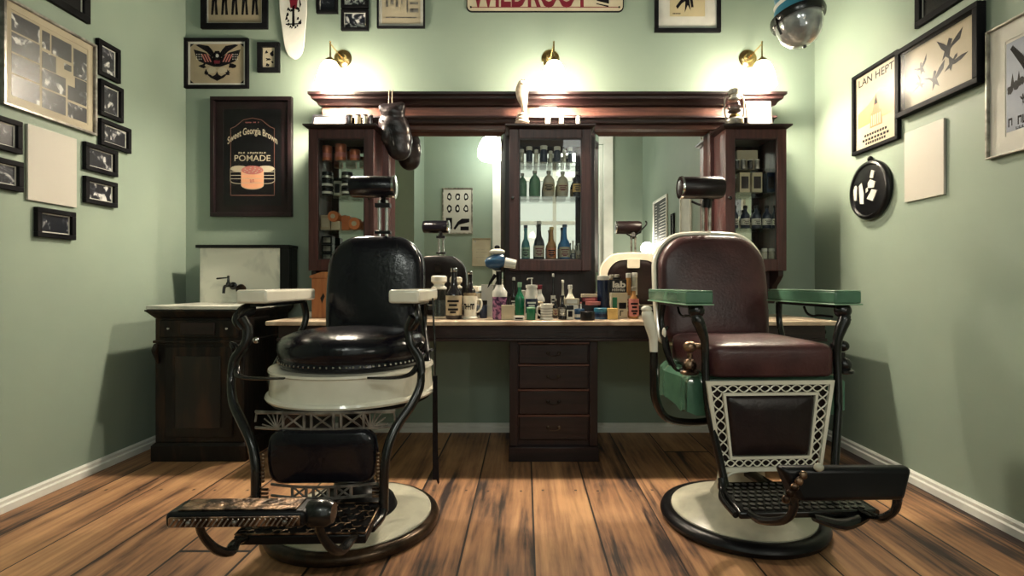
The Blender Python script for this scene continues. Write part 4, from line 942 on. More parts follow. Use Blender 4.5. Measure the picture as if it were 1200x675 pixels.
# ------------------------------------------------------------------ things on the counter
P = lambda py: TZ+.0005
def yb(py): return 120.0/(py-332)
Z0 = TZ+.0005
# wooden dispenser box behind the black chair
bx0, bx1, by = wx(365,2.92), wx(398,2.92), 2.92
t = thing('wooden_box', 'orange-brown wooden box with peaked lid at the left end of counter', 'box', ((bx0+bx1)/2, by+.06, Z0))
MB().box(bx0, bx1, by, by+.12, Z0, .995).build('body', M['orwood'], t, bevel=.003)
b = MB(); b.prism([(bx0-.008,.9952),(bx1+.008,.9952),(bx1+.008,1.008),((bx0+bx1)/2+.02,1.03),((bx0+bx1)/2-.02,1.03),(bx0-.008,1.008)], by-.008, by+.128, lambda u, v, d: (u, d, v)); b.build('lid', M['orwood'], t)
b = MB(); blx = (bx0+bx1)/2
for s in (-1,1): b.prism([(blx+s*.02,.85),(blx+s*.03,.88),(blx+s*.012,.91),(blx+s*.004,.89),(blx+s*.012,.87)], by-.001, by-.0002, lambda u, v, d: (u, d, v))
b.build('burnt_emblem', M['bwood'], t)
bottle('small_jar', 'little white jar at the left end of the counter', 362.5, 369, 365, 3.0, Z0, 'white', 'white', None, 'jar', cat='jar')
# items, left to right
def disinfect():
    x, Y, r = wx(514.5,2.92), 2.92, .040; h = wz(323,2.92)-Z0
    t = thing('glass_jar', 'tall clear glass jar with cream domed lid at left of the bottles', 'jar', (x,Y,Z0))
    MB().lathe([(0,0),(r,0),(r,.01),(r*.96,.02),(r*.96,h*.62),(r*1.02,h*.66),(r*1.02,h*.68)], (x,Y,Z0), 28).build('jar_body', M['glass'], t)
    MB().lathe([(0,.012),(r*.9,.012),(r*.9,h*.42),(0,h*.42)], (x,Y,Z0), 24).build('liquid', M['clear_liquid'], t)
    MB().lathe([(r*1.08,h*.68),(r*1.1,h*.72),(r*.75,h*.77),(r*.75,h*.80),(r*1.12,h*.86),(r*1.12,h*.97),(r*.9,h),(0,h)], (x,Y,Z0), 28).build('lid', M['cream'], t)
disinfect()
bottle('tonic_bottle', 'big dark bottle with tan label and silver neck beside the glass jar', 522.5, 541.5, 314, 2.86, Z0, 'kglass', 'chrome', 'buff', 'tall', labfrac=(.08,.46))
x, Y = wx(551,2.88), 2.88; r = .042; h = wz(347,2.88)-Z0
t = thing('shaving_mug', 'cream shaving mug with dark lettering and handle on the right', 'mug', (x,Y,Z0))
MB().lathe([(0,0),(r*1.02,0),(r*1.05,.008),(r*.86,.014),(r*.84,h*.3),(r*.98,h*.8),(r,h),(r*.93,h),(r*.9,h*.8),(0,h*.75)], (x,Y,Z0), 28).build('body', M['cream'], t)
b = MB(); b.sweep([(x+r*.9,Y,Z0+h*.85),(x+r*1.45,Y,Z0+h*.82),(x+r*1.5,Y,Z0+h*.55),(x+r*1.15,Y,Z0+h*.35),(x+r*.84,Y,Z0+h*.3)], .006, spline=5, n=8); b.build('handle', M['cream'], t)
cyl = lambda u, v, d: (x+(r*.94+d)*math.sin(u/r), Y-(r*.94+d)*math.cos(u/r), Z0+v)
b = MB(); marks(b, 0, lambda u, v, d: cyl(u, v, .0022+d), -.034, .030, h*.42, h*.26, 5, 8, .0008, .1); b.build('lettering', M['ink'], t)
carton('white_carton', 'plain white carton standing behind the shaving mug', 564, 578, 333.5, 3.05, Z0, 'white', None, .04)
t = thing('lotion_bottle', 'purple patterned bottle with broad white shoulder cap', 'bottle', (wx(585,2.84),2.84,Z0))
x, Y, r = wx(585.5,2.84), 2.84, .040; h = wz(334,2.84)-Z0
MB().lathe([(0,0),(r*.95,0),(r,.006),(r,h*.68)], (x,Y,Z0), 24).build('body', M['pglass'], t)
MB().lathe([(r*1.03,h*.66),(r*1.03,h*.80),(r*.6,h*.93),(r*.55,h),(0,h)], (x,Y,Z0), 24).build('cap', M['white'], t)
carton('white_carton', 'plain cream card box in front of the purple bottle', 587.5, 603, 357.5, 2.79, Z0, 'paper', None, .03)
# hair dryer on a stand
x, Y = wx(585,2.98), 2.98
t = thing('hair_dryer', 'blue and white hair dryer standing upright behind the purple bottle', 'hair dryer', (x,Y,Z0))
zq = lambda py: wz(py, 2.98)
MB().lathe([(0,0),(.04,0),(.04,.008),(.02,.016),(.012,.03),(.012,zq(333)-Z0)], (x,Y,Z0), 20).build('stand', M['black'], t)
b = MB(); b.sweep([(x,Y,zq(334)),(x-.002,Y,zq(318))], [.014,.018], n=12); b.build('handle', M['black'], t)
b = MB(); b.lathe([(0,-.07),(.018,-.07),(.034,-.05),(.042,-.01),(.042,.02),(.03,.045)], (x-.012,Y,zq(306)), 22, Matrix.Rotation(R(78),3,'Y')@Matrix.Rotation(R(0),3,'X')); b.build('housing', M['blue'], t)
b = MB(); b.lathe([(.030,.046),(.026,.11),(.022,.112)], (x-.012,Y,zq(306)), 22, Matrix.Rotation(R(100),3,'Y')); b.build('nozzle', M['white'], t)
b = MB(); b.ell((x-.012,Y,zq(295)), (.045,.034,.018)); b.build('top_shell', M['white'], t)
b = MB(); b.ell((x-.012,Y,zq(290)), (.016,.014,.014)); b.sweep([(x-.02,Y-.02,zq(322)),(x-.05,Y-.02,zq(331)),(x-.065,Y-.02,zq(337))], [.012,.008,.002], n=8); b.build('switch', M['ink'], t)
IT = [ # kind,name,label,px0,px1,pyt,Y,body,cap,lab,shape
 ('b','spray_bottle','slim black bottle with white cap behind the green one',598,606,325,3.02,'kglass','white','dleather','tall'),
 ('b','shampoo_bottle','emerald green bottle with pale cap',603.5,614.5,331,2.92,'egreen','lgreen',None,'round'),
 ('b','pump_bottle','white and blue bottle with a white pump',616,630,326,2.86,'white','pump','navy','jar'),
 ('b','pomade_jar','squat green jar in front of the pump bottle',617,627.5,360,2.80,'egreen','lgreen',None,'cyl'),
 ('b','tonic_bottle','white bottle with a dark red cap',627,638.5,334,2.93,'white','red','ink','round'),
 ('b','tonic_bottle','slim black bottle with white cap under the cabinet corner',645.5,651,320.5,3.00,'kglass','white','white','tall'),
 ('b','tonic_bottle','slim pale bottle left of the clear pump bottle',656,663,328,3.00,'cglass','cream',None,'tall'),
 ('b','talc_bottle','cream round bottle with pinkish cap behind the white boxes',662.5,674,334,2.98,'cream','white',None,'round'),
 ('b','tonic_bottle','black bottle at the counter front, centre',654,664,346,2.83,'kglass','black','greyiron','tall'),
 ('b','tonic_bottle','short dark bottle between mug and black bottle',648,654,350,2.93,'kglass','tin','paper','round'),
 ('b','talc_can','tall navy can with white top at the end of counter bottles',700,714,323,2.98,'navy','white',None,'cyl'),
 ('b','cologne_bottle','left of two small cologne bottles with cream caps',733.5,739.5,320,2.98,'aglass','white','paper','cyl'),
 ('b','cologne_bottle','right of two small cologne bottles with cream caps',740.5,747,319.5,2.98,'cglass','white','ink','cyl'),
]
for _, nm, lb, a, c, y, Y, bd, cp, la, shp in IT: bottle(nm, lb, a, c, y, Y, Z0, bd, cp, la, shp)
t = thing('card_holder', 'low white business card holder at the counter front', 'card holder', (wx(608,2.76),2.76,Z0))
a, c = wx(602,2.76), wx(614.5,2.76); MB().box(a,c,2.745,2.775,Z0,Z0+.022).build('tray', M['white'], t, bevel=.002); MB().box(a+.008,c-.008,2.7440,2.7448,Z0+.006,Z0+.014).build('lettering', M['ink'], t); MB().box(a+.003,c-.003,2.755,2.770,Z0+.0222,Z0+.026).build('cards', M['paper'], t)
x, Y = wx(640.5,2.80), 2.80; r = .036; h = wz(356,2.80)-Z0
t = thing('shaving_mug', 'white patterned shaving mug with handle on the left, centre of counter', 'mug', (x,Y,Z0))
MB().lathe([(0,0),(r*1.02,0),(r*1.05,.006),(r*.9,.012),(r*.92,h*.8),(r,h),(r*.93,h),(0,h*.8)], (x,Y,Z0), 28).build('body', M['white'], t)
b = MB(); b.sweep([(x-r*.9,Y,Z0+h*.85),(x-r*1.4,Y,Z0+h*.75),(x-r*1.4,Y,Z0+h*.4),(x-r*.9,Y,Z0+h*.25)], .005, spline=5, n=8); b.build('handle', M['white'], t)
b = MB()
for k in range(4): b.mi = 0; b.lathe([(r*.93,h*(.2+.16*k)),(r*.95,h*(.2+.16*k)),(r*.95,h*(.2+.16*k)+.003),(r*.93,h*(.2+.16*k)+.003)], (x,Y,Z0), 24)
b.build('painted_bands', M['ink'], t)
b = MB(); t = thing('shaving_brush', 'shaving brush standing behind the patterned mug', 'brush', (wx(633,2.90),2.90,Z0))
b.lathe([(0,0),(.016,0),(.017,.02),(.010,.035),(.013,.05)], (wx(633,2.90),2.90,Z0), 18); b.build('handle', M['black'], t)
MB().lathe([(.012,.0505),(.018,.075),(.020,.092),(0,.10)], (wx(633,2.90),2.90,Z0), 18).build('bristles', M['buff'], t)
carton('white_box', 'small black and white box right of the centre black bottle', 664.5, 672, 358, 2.80, Z0, 'white', 'ink', .03, lid='black')
z_ = Z0; 
carton('white_box', 'lower of two white cartons stacked behind the little box', 661, 678, 357, 2.90, Z0, 'white', None, .05)
zz2 = wz(357,2.90)+.0005
carton('white_box', 'upper of two white cartons stacked behind the little box', 661.5, 679, 350, 2.90, zz2, 'paper', 'white', .05)
tin_can('pomade_tin', 'blue round tin left of the black tin at counter front', 673, 685, 362, 2.84, Z0, 'blue', 'blue', 'white')
tin_can('pomade_tin', 'low black round tin at the counter front', 680, 697, 365, 2.775, Z0, 'black', 'black', None)
tin_can('pomade_tin', 'wide blue round tin left of the yellow box', 696, 712, 361, 2.86, Z0, 'blue', 'teal', 'navy')
carton('soap_box', 'small yellow box at the right end of the tins', 712.5, 724, 361.5, 2.81, Z0, 'yellow', None, .035, lid='yellow')
carton('soap_box', 'dark red carton under the cream and red stack', 682, 700.5, 357.5, 2.93, Z0, 'dleather', None, .05)
z_ = wz(357.5,2.93)+.0006
tin_can('pomade_tin', 'faded red round tin on the dark red carton', 686, 704, 354.5-1, 2.93, z_, 'pink', 'pink', None)
z_ = wz(353.5,2.93)+.0006
carton('soap_box', 'red carton resting on the faded red tin', 683, 700, 348.5, 2.93, z_, 'red', 'pink', .045)
carton('soap_box', 'cream carton on top of the red stack', 681.5, 700, 344.5, 2.93, wz(348.5,2.93)+.0006, 'paper', None, .045)
bottle('talc_can','small pink-white bottle left of the red stack', 678.5, 683, 354, 2.86, Z0, 'white','pink',None,'tall')
x0_, x1_ = wx(716,2.90), wx(735.5,2.90)
t = thing('display_box', 'cream display box with black label leaning behind the yellow box', 'box', ((x0_+x1_)/2, 2.92, Z0))
MB().box(x0_,x1_,2.90,2.94,Z0,wz(343,2.90)).build('body', M['paper'], t, bevel=.002)
b = MB(); b.box(x0_+.045,x1_-.008,2.8990,2.8998,Z0+.055,Z0+.09); b.mi = 1; b.box(x0_+.008,x0_+.035,2.8990,2.8998,Z0+.04,Z0+.12); b.mi = 2; b.box(x0_+.05,x0_+.056,2.8990,2.8998,Z0+.015,Z0+.045); b.box(x0_+.05,x0_+.07,2.8990,2.8998,Z0+.04,Z0+.045); b.build('printing', [M['ink'],M['egreen'],M['ink']], t)
t = thing('shop_sign_stand', 'little black sign with white lettering standing on the display box', 'sign', ((x0_+x1_)/2, 2.92, wz(343,2.90)+.0006))
za = wz(343,2.90)+.0006; MB().box(x0_-.006,x1_-.004,2.905,2.93,za,za+.074).build('board', M['black'], t, bevel=.002)
b = MB(); mpf = lambda u, v, d: (u, 2.9048-d, v); b.text('lab', (x0_+x1_)/2, za+.046, .075, .038, .0002, mpf, bold=.04); marks(b, 0, mpf, x0_+.008, x1_-.012, za+.008, .014, 7, 9, .0003); b.build('lettering', M['white'], t)
tin_can('pomade_tin', 'small black tin on top of the lettered sign', 718, 728, 325.5-0.3, 2.917, za+.0746, 'black', 'black', None)
bottle('tonic_bottle', 'amber bottle with red and white label below the cologne pair', 736.5, 748.5, 336, 2.90, Z0, 'aglass', 'tin', 'pink', 'round', labfrac=(.08,.62))
bottle('small_jar', 'black and white small jar at the right end of counter by lever', 771, 779, 361, 2.95, Z0, 'kglass', 'white', None, 'jar', cat='jar')
bottle('tonic_bottle', 'dark bottle with raised collar behind the purple and green bottles', 594, 600, 343, 3.05, Z0, 'dleather', 'black', None, 'round')
bottle('pomade_jar', 'dark jar behind the emerald bottle', 562, 571, 352, 2.95, Z0, 'navy', 'black', None, 'jar', cat='jar')
bottle('talc_bottle', 'tall white bottle behind the pump bottle', 608, 616, 340, 3.02, Z0, 'white', 'white', None, 'cyl')

# ------------------------------------------------------------------ rear of the room, seen in the mirrors
def chart(p, am, asp):
    for i in range(3):
        for j in range(2): blobs(p, 1, am, .2+.3*i, .82-.27*j, .10, .10, i*3+j, rr=.3); blobs(p, 2, am, .2+.3*i, .82-.27*j, .05, .05, i*5+j, rr=.3, d=.0008)
    poly(p, 1, [(.08,.32),(.35,.32),(.5,.25),(.65,.1),(.6,.06),(.45,.18),(.08,.24)], am); poly(p, 1, [(.7,.08),(.92,.08),(.92,.34),(.7,.34)], am); poly(p, 1, [(.1,.05),(.4,.05),(.4,.14),(.1,.14)], am)
def rr_(X0, X1, z0, z1): return (-X1, -X0, z0, z1)
picture('tall black and white hairstyle chart reflected in the left mirror', 'rear', rr_(-1.336,-.85,1.76,2.5), fw=.02, fmat='tin', matw=0, pmat=M['grey_paper'], art=chart, amats=['ink','white'], name='framed_chart', cat='poster', glass=False)
def plan(p, am, asp):
    for y in (.3,.5,.6): poly(p, 1, [(.15,y),(.8,y),(.8,y+.01),(.15,y+.01)], am)
    poly(p, 1, [(.8,.85),(.92,.85),(.92,.93),(.8,.93)], am)
picture('cream paper notice reflected in the left mirror below the chart', 'rear', rr_(-.86,-.56,1.24,1.69), fw=.004, fmat='paper', matw=0, pmat=M['paper'], art=plan, amats=['tin'], name='paper_notice', cat='notice', glass=False)
def menu(p, am, asp):
    rnd = random.Random(3)
    for i in range(16):
        y = .92-.055*i; poly(p, 1, [(.1,y),(.1+rnd.uniform(.3,.6),y),(.1+rnd.uniform(.3,.6),y+.012),(.1,y+.012)], am); poly(p, 1, [(.78,y),(.9,y),(.9,y+.012),(.78,y+.012)], am)
picture('black chalkboard price list on right wall reflected in the right mirror', 'right', (.22, .95, 1.35, 2.15), fw=.03, fmat='trim', matw=0, pmat=M['chalk'], art=menu, amats=['white'], name='chalkboard', cat='chalkboard', glass=False)
picture('narrow black framed sign on right wall beyond the chalkboard', 'right', (-.10, .03, 1.5, 1.85), fw=.02, matw=0, pmat=M['black'])
picture('tall white panel hung on the right wall, seen in the right mirror', 'right', (-.75,-.35,1.15,2.0), fw=.03, fmat='trim', matw=0, pmat=M['white'], name='wall_panel', cat='panel', glass=False)
# ------------------------------------------------------------------ barber chairs
def rrect(u0, u1, v0, v1, rb, rt, k=8, crown=0.0, bulge=0.0):
    P = []
    for cx_, cz_, a0, r in ((u1-rb,v0+rb,-90,rb),(u1-rt,v1-rt,0,rt),(u0+rt,v1-rt,90,rt),(u0+rb,v0+rb,180,rb)):
        for i in range(k+1): a = R(a0+90*i/k); P.append((cx_+r*math.cos(a), cz_+r*math.sin(a)))
    Q = []; n = len(P)
    for i in range(n):                      # subdivide the straight runs
        a, b_ = P[i], P[(i+1) % n]; L_ = math.hypot(a[0]-b_[0], a[1]-b_[1]); m = max(1, int(L_/.03))
        for j in range(m): Q.append((a[0]+(b_[0]-a[0])*j/m, a[1]+(b_[1]-a[1])*j/m))
    w_ = (u1-u0)/2; c_ = (u0+u1)/2; h_ = v1-v0
    out = []
    for u, v in Q:
        q = (u-c_)/w_; s = (v-v0)/h_
        out.append((c_+q*(w_+bulge*math.sin(PI*s)), v+crown*(1-q*q)*s))
    return out
def bars(b, segs, r=.004, n=6):
    for a, c in segs: b.sweep([a, c], r, n=n)

def chair_black():
    t = thing('barber_chair', 'antique black leather barber chair with cream arms and round white-banded seat, at left', 'barber chair')
    # base
    MB().lathe([(0,0),(.315,0),(.330,.008),(.335,.022),(.330,.038),(.318,.048),(.306,.050),(.300,.044)], n=56).build('base_rim', M['rim'], t)
    MB().lathe([(.304,.030),(.302,.052),(.27,.062),(.20,.066),(.155,.068)], n=56).build('base_plate', M['dish'], t)
    MB().lathe([(.165,.060),(.168,.070),(.155,.10),(.12,.13),(.085,.15),(.070,.19),(.060,.30),(.060,.44),(.10,.47),(.16,.50),(.0,.50)], n=40).build('column', M['black'], t)
    # seat
    MB().lathe([(0,.530),(.300,.530),(.318,.532),(.322,.540),(.318,.548),(.308,.552),(.304,.60),(.304,.632),(.312,.637),(.310,.645),(.28,.646),(0,.646)], n=64).build('seat_band', M['cream'], t)
    s = MB().lathe([(0,.647),(.262,.647),(.272,.655),(.274,.668),(.268,.676),(.276,.690),(.283,.712),(.280,.736),(.262,.758),(.225,.774),(.15,.785),(.06,.790),(0,.791)], n=64).build('seat', M['bleather'], t, sharp=70)
    b = MB()
    for i in range(78):
        a = 2*PI*i/78; b.ell((.276*math.cos(a), .276*math.sin(a), .672), (.0045,.0045,.0045), n=6, m=4)
    b.build('nailhead_trim', M['chrome'], s)
    MB().lathe([(.0,.505),(.28,.505),(.30,.515),(.30,.529),(0,.529)], n=48).build('seat_pan', M['black'], t)
    # back
    tilt = .16
    mp = lambda u, v, d: (u, .285+(v-.76)*tilt-d, v)
    ol = rrect(-.205, .205, .70, 1.165, .04, .11, crown=.022, bulge=.014)
    MB().pad(ol, [(.96,-.055),(1.0,-.04),(1.01,-.015),(1.0,.012),(.97,.028),(.88,.040),(.7,.047),(.4,.050),(.1,.051)], mp).build('backrest', M['bleather'], t, sharp=70)
    MB().pad(ol, [(.80,-.075),(.96,-.070),(1.0,-.060),(1.0,-.0555)], mp).build('back_shell', M['black'], t)
    b = MB(); b.pad(rrect(-.03,.03,1.05,1.12,.008,.008), [(1,-.0755),(.9,-.09)], mp); b.build('rod_clamp', M['iron'], t)
    # headrest
    hz, hy = 1.42, .37
    h = MB().lathe([(0,-.105),(.030,-.105),(.046,-.098),(.050,-.085),(.052,0),(.050,.085),(.046,.098),(.030,.105),(0,.105)], (-.03,hy,hz), 28, Matrix.Rotation(R(90),3,'Y')).build('headrest', M['bleather'], t)
    MB().lathe([(.050,.096),(.054,.099),(.054,.109),(.035,.115),(0,.116)], (-.03,hy,hz), 28, Matrix.Rotation(R(90),3,'Y')).build('end_cap', M['chrome'], h)
    b = MB(); b.sweep([(.0,hy+.02,1.10),(.0,hy+.02,1.36)], .009, n=12); b.sweep([(.034,hy+.02,1.10),(.034,hy+.02,1.36)], .009, n=12); b.build('headrest_rods', M['chrome'], t)
    b = MB(); b.box(-.018,.052,hy+.0,hy+.036,1.325,1.345); b.sweep([(.017,hy+.02,1.34),(.017,hy+.03,1.37),(-.005,hy+.01,1.385)], [.016,.014,.012], n=10); b.build('headrest_bracket', M['black'], t)
    MB().box(-.02,.055,hy+.0,hy+.036,1.20,1.215).build('rod_collar', M['black'], t, bevel=.003)
    # arms and cast side frames
    for s in (-1, 1):
        xa = s*.268-.022
        MB().box(xa-.055, xa+.055, -.235, .215, .893, .942).build('armrest', M['cream'], t, bevel=.010, seg=3)
        X = lambda v: s*v-.022*max(0, min(1, (v-.21)/.07))
        b = MB()
        b.box(xa-.022, xa+.022, -.20, .18, .880, .8925)
        # scrolled front knee, S leg down to the foot frame
        b.sweep([(X(.300),-.150,.874),(X(.312),-.205,.862),(X(.318),-.235,.835),(X(.300),-.232,.805)], [.026,.026,.020,.015], [.010,.012,.014,.012], up=(1,0,0), spline=5, n=10)
        b.sweep([(X(.302),-.235,.845),(X(.284),-.225,.80),(X(.290),-.23,.75),(X(.322),-.235,.70),(X(.330),-.24,.65),(X(.328),-.25,.60),(X(.305),-.275,.545),(X(.258),-.315,.485),(X(.226),-.345,.43),(X(.212),-.36,.37),(X(.208),-.365,.29),(X(.208),-.37,.215)],
                [.016,.014,.013,.015,.014,.014,.015,.016,.016,.016,.016,.017], [.019,.017,.016,.017,.016,.016,.017,.017,.016,.016,.016,.016], spline=5, n=10)
        # branch ending in the small scroll
        b.sweep([(X(.325),-.24,.70),(X(.31),-.235,.735),(X(.335),-.24,.755),(X(.327),-.24,.735)], .006, spline=5, n=8)
        # rear support of the arm and rear leg
        b.sweep([(X(.262),.19,.885),(X(.258),.205,.82),(X(.265),.18,.76),(X(.29),.12,.70),(X(.305),.05,.64),(X(.305),.0,.57),(X(.25),-.02,.51)], [.015,.014,.013,.013,.014,.014,.014], spline=5, n=10)
        b.build('side_frame', M['iron'], t)
        b = MB(); b.sweep([(X(.315),-.235,.668),(X(.300),-.262,.648),(X(.262),-.285,.640),(X(.20),-.30,.640),(X(.14),-.318,.644)], [.010,.012,.012,.014,.010], [.010,.008,.006,.005,.004], spline=6, n=10); b.build('seat_bracket', M['iron'], t)
        b = MB(); b.ell((X(.27),-.20,.76),(.011,.011,.011)); b.build('adjusting_knob', M['chrome'], t)
    # lattice bands
    def band(y, z0, z1, hw, mat, name, fans):
        b = MB(); sag = .012
        P = lambda x, z: (x, y+.03*(x/hw)**2, z-sag*(1-(x/hw)**2)*0)
        for zz_ in (z0, z1): b.sweep([P(hw*(i/8-1), zz_) for i in range(17)], .004, .005, n=6)
        w3 = hw*.62/3; xs = [-hw*.62+w3*2*i for i in range(4)]
        for i in range(3):
            a, c = xs[i]+.012, xs[i+1]-.012
            bars(b, [(P(a,z0),P(c,z1)),(P(a,z1),P(c,z0))], .0035); bars(b, [(P(a,z0),P(a,z1)),(P(c,z0),P(c,z1))], .005)
        if fans:
            for s in (-1,1):
                o_ = (s*hw*.66, z0)
                for k in range(7):
                    an = R(12+k*20); L_ = .055
                    ex = o_[0]+s*L_*math.cos(an)*1.0; ez = min(z1, o_[1]+L_*1.1*math.sin(an)); bars(b, [(P(*o_), P(ex, ez))], .0025)
                b.sweep([P(s*hw*.64, z1), P(s*hw*.98, z1-.005), P(s*hw*1.0, z0+.02)], .004, n=6)
        b.build(name, mat, t)
    band(-.345, .478, .532, .235, M['greyiron'], 'upper_lattice', True)
    band(-.360, .255, .292, .175, M['greyiron'], 'lower_lattice', False)
    for s in (-1,1):
        b = MB()
        for z in (.262,.275,.288): b.box(min(s*.17,s*.205), max(s*.17,s*.205), -.368, -.360, z-.003, z+.003)
        for k in range(8): b.ell((s*.188,-.362,.40-.012*k),(.007,.004,.007),n=8,m=6)
        b.build('frame_hooks', M['bronze'], t)
    # calf pad
    ol = rrect(-.168, .168, .300, .478, .035, .035, bulge=.014)
    mp2 = lambda u, v, d: (u, -.335-d, v)
    MB().pad(ol, [(.95,-.015),(1.0,-.008),(1.0,.008),(.96,.020),(.85,.027),(.5,.031),(.1,.032)], mp2).build('calf_pad', M['bleather'], t, sharp=70)
    # tread plate
    def Pt(x, y, z): return (x, y, z)
    b = MB(); b.hexa([(-.185,-.545,.196),(.20,-.545,.196),(.20,-.355,.208),(-.185,-.355,.208)], [(-.185,-.545,.223),(.20,-.545,.223),(.20,-.355,.235),(-.185,-.355,.235)]); tp = b.build('tread_plate', M['black'], t, bevel=.004)
    b = MB(); rnd = random.Random(5); zf = lambda y: .2265+(y+.545)*.063
    for i in range(15):
        for j in range(5):
            cx, cy = -.165+.35*i/14, -.53+.036*j; a0 = (i+j) % 4*PI/2
            b.sweep([(cx+.015*math.cos(a0+q), cy+.015*math.sin(a0+q), zf(cy)) for q in (0,.9,1.8,2.7)], .0022, n=5)
    for z, y in ((.0,-.541),(.0,-.36)): b.sweep([(-.182,y,zf(y)),(.197,y,zf(y))], .003, n=6)
    for x in (-.182,.197): b.sweep([(x,-.541,zf(-.541)),(x,-.36,zf(-.36))], .003, n=6)
    b.build('tread_pattern', M['bronze'], tp)
    b = MB()
    b.sweep([(0,-.10,.18),(0,-.36,.205)], .02, .012, n=8); b.build('tread_bracket', M['iron'], t)
    for s in (-1,1):
        b = MB(); b.sweep([(s*.208,-.368,.225),(s*.206,-.40,.205),(s*.195,-.46,.200)], [.016,.014,.012], spline=4, n=10); b.build('tread_bracket', M['iron'], t)
    # upper foot rest on its swinging arms
    b = MB(); b.box(-.215,.125,-.800,-.715,.366,.406); fr = b.build('foot_rest', M['black'], t, bevel=.012, seg=3)
    b = MB(); b.box(-.20,.115,-.808,-.8005,.374,.397); b.build('front_strip', M['bronze'], fr, bevel=.002)
    b = MB()
    for i in range(24): xx = -.19+.295*i/23; b.sweep([(xx-.006,-.810,.377),(xx+.006,-.810,.394)], .0022, n=5)
    for x in (-.15,-.04,.08): b.ell((x,-.811,.386),(.006,.005,.006),n=8,m=6)
    b.build('rope_ornament', M['greyiron'], fr)
    b = MB(); b.box(-.19,.10,-.79,-.725,.4065,.410); 
    b.build('top_plate', M['bronze'], fr, bevel=.002)
    b = MB(); b.lathe([(0,-.02),(.028,-.02),(.034,-.01),(.034,.03),(.025,.045),(0,.047)], (.135,-.757,.384), 18, Matrix.Rotation(R(90),3,'Y')); b.build('end_knob', M['iron'], fr)
    for s, x0, x1 in ((-1,-.165,-.15),(1,.135,.17)):
        b = MB(); b.sweep([(x0,-.745,.366),(x0+.005,-.735,.32),(x0+.02,-.70,.265),(x0+.03,-.655,.235),(x1,-.60,.232),(x1,-.54,.215)], [.013,.013,.016,.018,.015,.012], [.009,.009,.012,.012,.010,.010], spline=5, n=10); b.build('swing_arm', M['iron'], t)
    # crank link at the right rear
    b = MB(); b.sweep([(.262,.19,.87),(.245,.20,.80),(.255,.21,.70),(.262,.20,.60)], [.006,.006,.005,.005], spline=4, n=8); b.sweep([(.15,.10,.66),(.25,.14,.67),(.30,.06,.69)], .006, spline=4, n=8); b.build('reclining_link', M['iron'], t)
    return t

